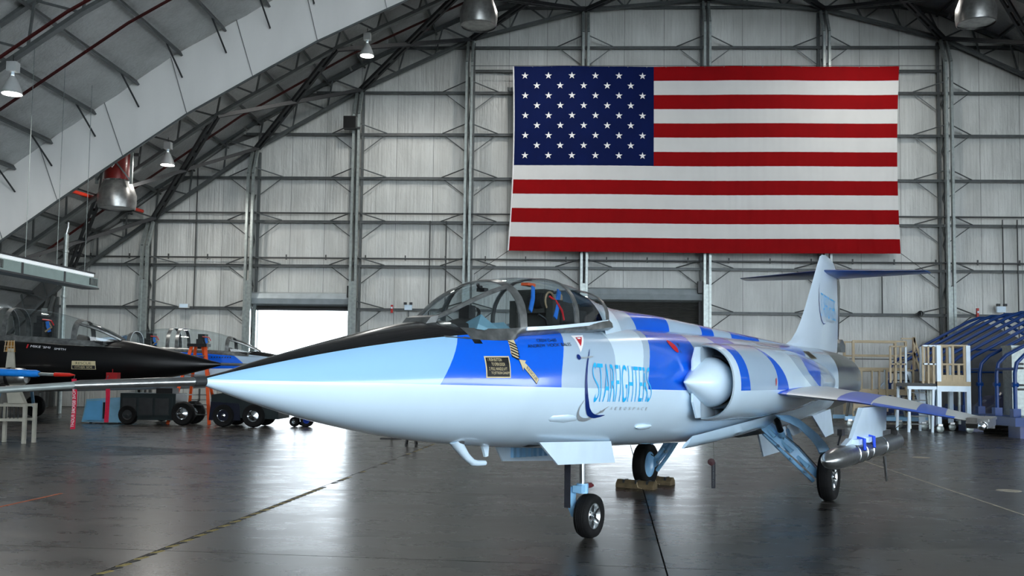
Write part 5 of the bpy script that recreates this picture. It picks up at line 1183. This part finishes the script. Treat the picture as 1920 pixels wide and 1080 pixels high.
for a_, b_ in ((-.25, .62), (.88, 1.78)):       # front gate panels
    for z in (.72, 1.25, P2-.02): MB().box(((a_+b_)/2, -.5, z), (b_-a_, .05, .06 if z != .72 else .14)).obj('gate_rail', TAN, sb)
    for x in (a_, b_, a_+.3*(b_-a_), a_+.72*(b_-a_)): MB().bar((x, -.5, .55 if x in (a_, b_) else 1.25), (x, -.5, P2), .06).obj('gate_post', TAN, sb)
MB().box((.75, -.2, 1.22), (2.0, .5, .2)).obj('lower_deck', TAN, sb)
for k in range(7): MB().box((1.45+k*.09, -.25, P2-.1-k*.27), (.62, .3, .04)).obj('tread', DARKSTEEL, sb)
for y in (-.42, -.06): MB().bar((1.62, y, P2), (2.3, y, .2), .05, .14).obj('stringer', TW, sb)
for z in (.62, 1.12): MB().bar((1.82, -.45, P2+z), (2.4, -.45, .30+z), .07).obj('handrail', TAN, sb)
for p, q in (((2.4, -.45, .15), (2.4, -.45, 1.45)), ((1.85, -.45, P2), (1.85, -.45, P2+1.15)), ((2.15, .4, P2), (2.15, .4, P2+1.15))): MB().bar(p, q, .07).obj('rail_post', TAN, sb)
for z in (1.12, .6): MB().box((1.95, .4, P2+z), (.46, .05, .05)).obj('rail', TAN, sb)
STRP = mat('hazard_striped_skid', (120, 116, 104), .6, 0, .5, 9)
MB().box((.9, -.45, .30), (2.9, .12, .14)).obj('base_beam', LBLUE, sb); MB().box((.9, -.47, .14), (2.9, .1, .07)).obj('skid', STRP, sb); MB().box((.9, .9, .30), (2.9, .12, .14)).obj('base_beam', LBLUE, sb)
for x in (-.4, .4, 1.3, 2.2):
    caster(sb, x, -.5); MB().bar((x-.1, -.45, .3), (x+.1, -.3, 1.2), .07).obj('leg', TW if x > 0 else STEEL, sb)
    MB().bar((x+.25, -.45, .3), (x+.05, -.3, 1.2), .05).obj('diagonal_brace', STEEL_L, sb)
for x in (0, .45, .9, 1.35): MB().bar((x, -.3, 1.1), (x, -.3, P2), .07).obj('inner_post', TW, sb)
MB().bar((.2, .3, .6), (1.2, .3, 1.7), .10, .05).obj('inner_ladder', TW, sb)

# ================================================================ blue shelter frame
SB_ = mat('shelter_blue', (0, 54, 120), .35, 0, .12, 4, spec=.4)
sf_ = empty('shelter_frame', (13.7, 28.2, 0), 0, 'blue tubular barrel-vault shelter frame on a low platform at the right', 'shelter')
WD = 7.6
for k in range(10):
    y = k*1.13; pts = []
    pts += [(0, y, .62), (0, y, 1.9), (.06, y, 2.2), (.3, y, 2.45)]
    pts += [(WD/2-.7, y, 4.0), (WD/2-.25, y, 4.18), (WD/2+.25, y, 4.18), (WD/2+.7, y, 4.0), (WD-.3, y, 2.45), (WD-.06, y, 2.2), (WD, y, 1.9), (WD, y, .62)]
    MB().tube(pts, .058, 10).obj('hoop', SB_, sf_, True, 60)
    MB().box((0, y, .72), (.22, .22, .26)).obj('socket', SB_, sf_)
    MB().tube([(-.09, y, 1.55), (.09, y, 1.55)], .07, 8).obj('collar', SB_, sf_, True)
for k in range(0, 9, 2): MB().tube([(0, k*1.13, 2.02), (0, (k+1)*1.13, 2.02)], .04, 8).obj('cross_rail', SB_, sf_, True)
for x, z in ((WD/2, 4.2), (WD, 2.1)): MB().tube([(x, 0, z), (x, 10.2, z)], .04, 8).obj('purlin_tube', SB_, sf_, True)
MB().box((WD/2, 5.1, .48), (WD+.6, 11.4, .26)).obj('platform', SB_, sf_)
for y in (0, 3.4, 6.8, 10.2):
    for x in (.2, WD-.2): MB().box((x, y, .18), (.5, .7, .36)).obj('pad', NAVY, sf_)
GRYP = mat('grey_shelter_sheet', (84, 86, 88), .5, .2, .15, 3)
MB().prism([(1.2, .62), (WD, .62), (WD, 2.2), (WD/2, 4.05), (1.2, 2.75)], 'y', 10.25, 10.3).obj('end_sheet', GRYP, sf_)
MB().prism([(2.6, .62), (WD, .62), (WD, 2.3), (WD/2+.2, 3.3), (2.6, 2.6)], 'y', 5.1, 5.14).obj('inner_sheet', GRYP, sf_)
for z in (2.0, 2.9): MB().tube([(1.2, 10.2, z), (WD, 10.2, z)], .035, 8).obj('gable_rail', SB_, sf_, True)
ac = empty('steel_cabinet', (14.2, 29.4, .61), 0, 'galvanised steel cabinet with slot vents on the shelter platform at the right edge', 'cabinet')
MB().box((.75, .3, 1.05), (1.5, .6, 2.1)).box((.75, .3, 2.12), (1.56, .66, .06)).obj('body', STEEL_L, ac)
for z in (1.45, .80):
    for dz in (0, .13): MB().tube([(.16, -.01, z+dz), (.34, -.01, z+dz)], .032, 6).obj('vent_slot', BLACK, ac)
tp_ = empty('tarpaulin', (15.3, 31.0, .61), 0, 'crumpled dark blue tarpaulin heaped inside the shelter frame', 'tarpaulin')
vs = []; fs = []; random.seed(9)
for j in range(13):
    for i in range(17):
        u, v = i/16, j/12; h = .75*math.sin(math.pi*u)**.7*math.sin(math.pi*v)**.7
        vs.append((u*3.2-1.2, v*2.2, max(0, h*(.65+.5*random.random()))))
for j in range(12):
    for i in range(16): a = j*17+i; fs.append((a, a+1, a+18, a+17))
MB().add(vs, fs).obj('sheet', mat('dark_blue_tarp', (12, 30, 72), .3, 0, .2, 4), tp_, True, 30, fix=False)
tag(MB().box((14.1, 27.9, .64), (.5, .2, .05)).box((14.3, 27.95, .68), (.25, .12, .04)).obj('orange_strap', ORANGE), 'folded orange ratchet strap on the blue platform edge', 'strap')
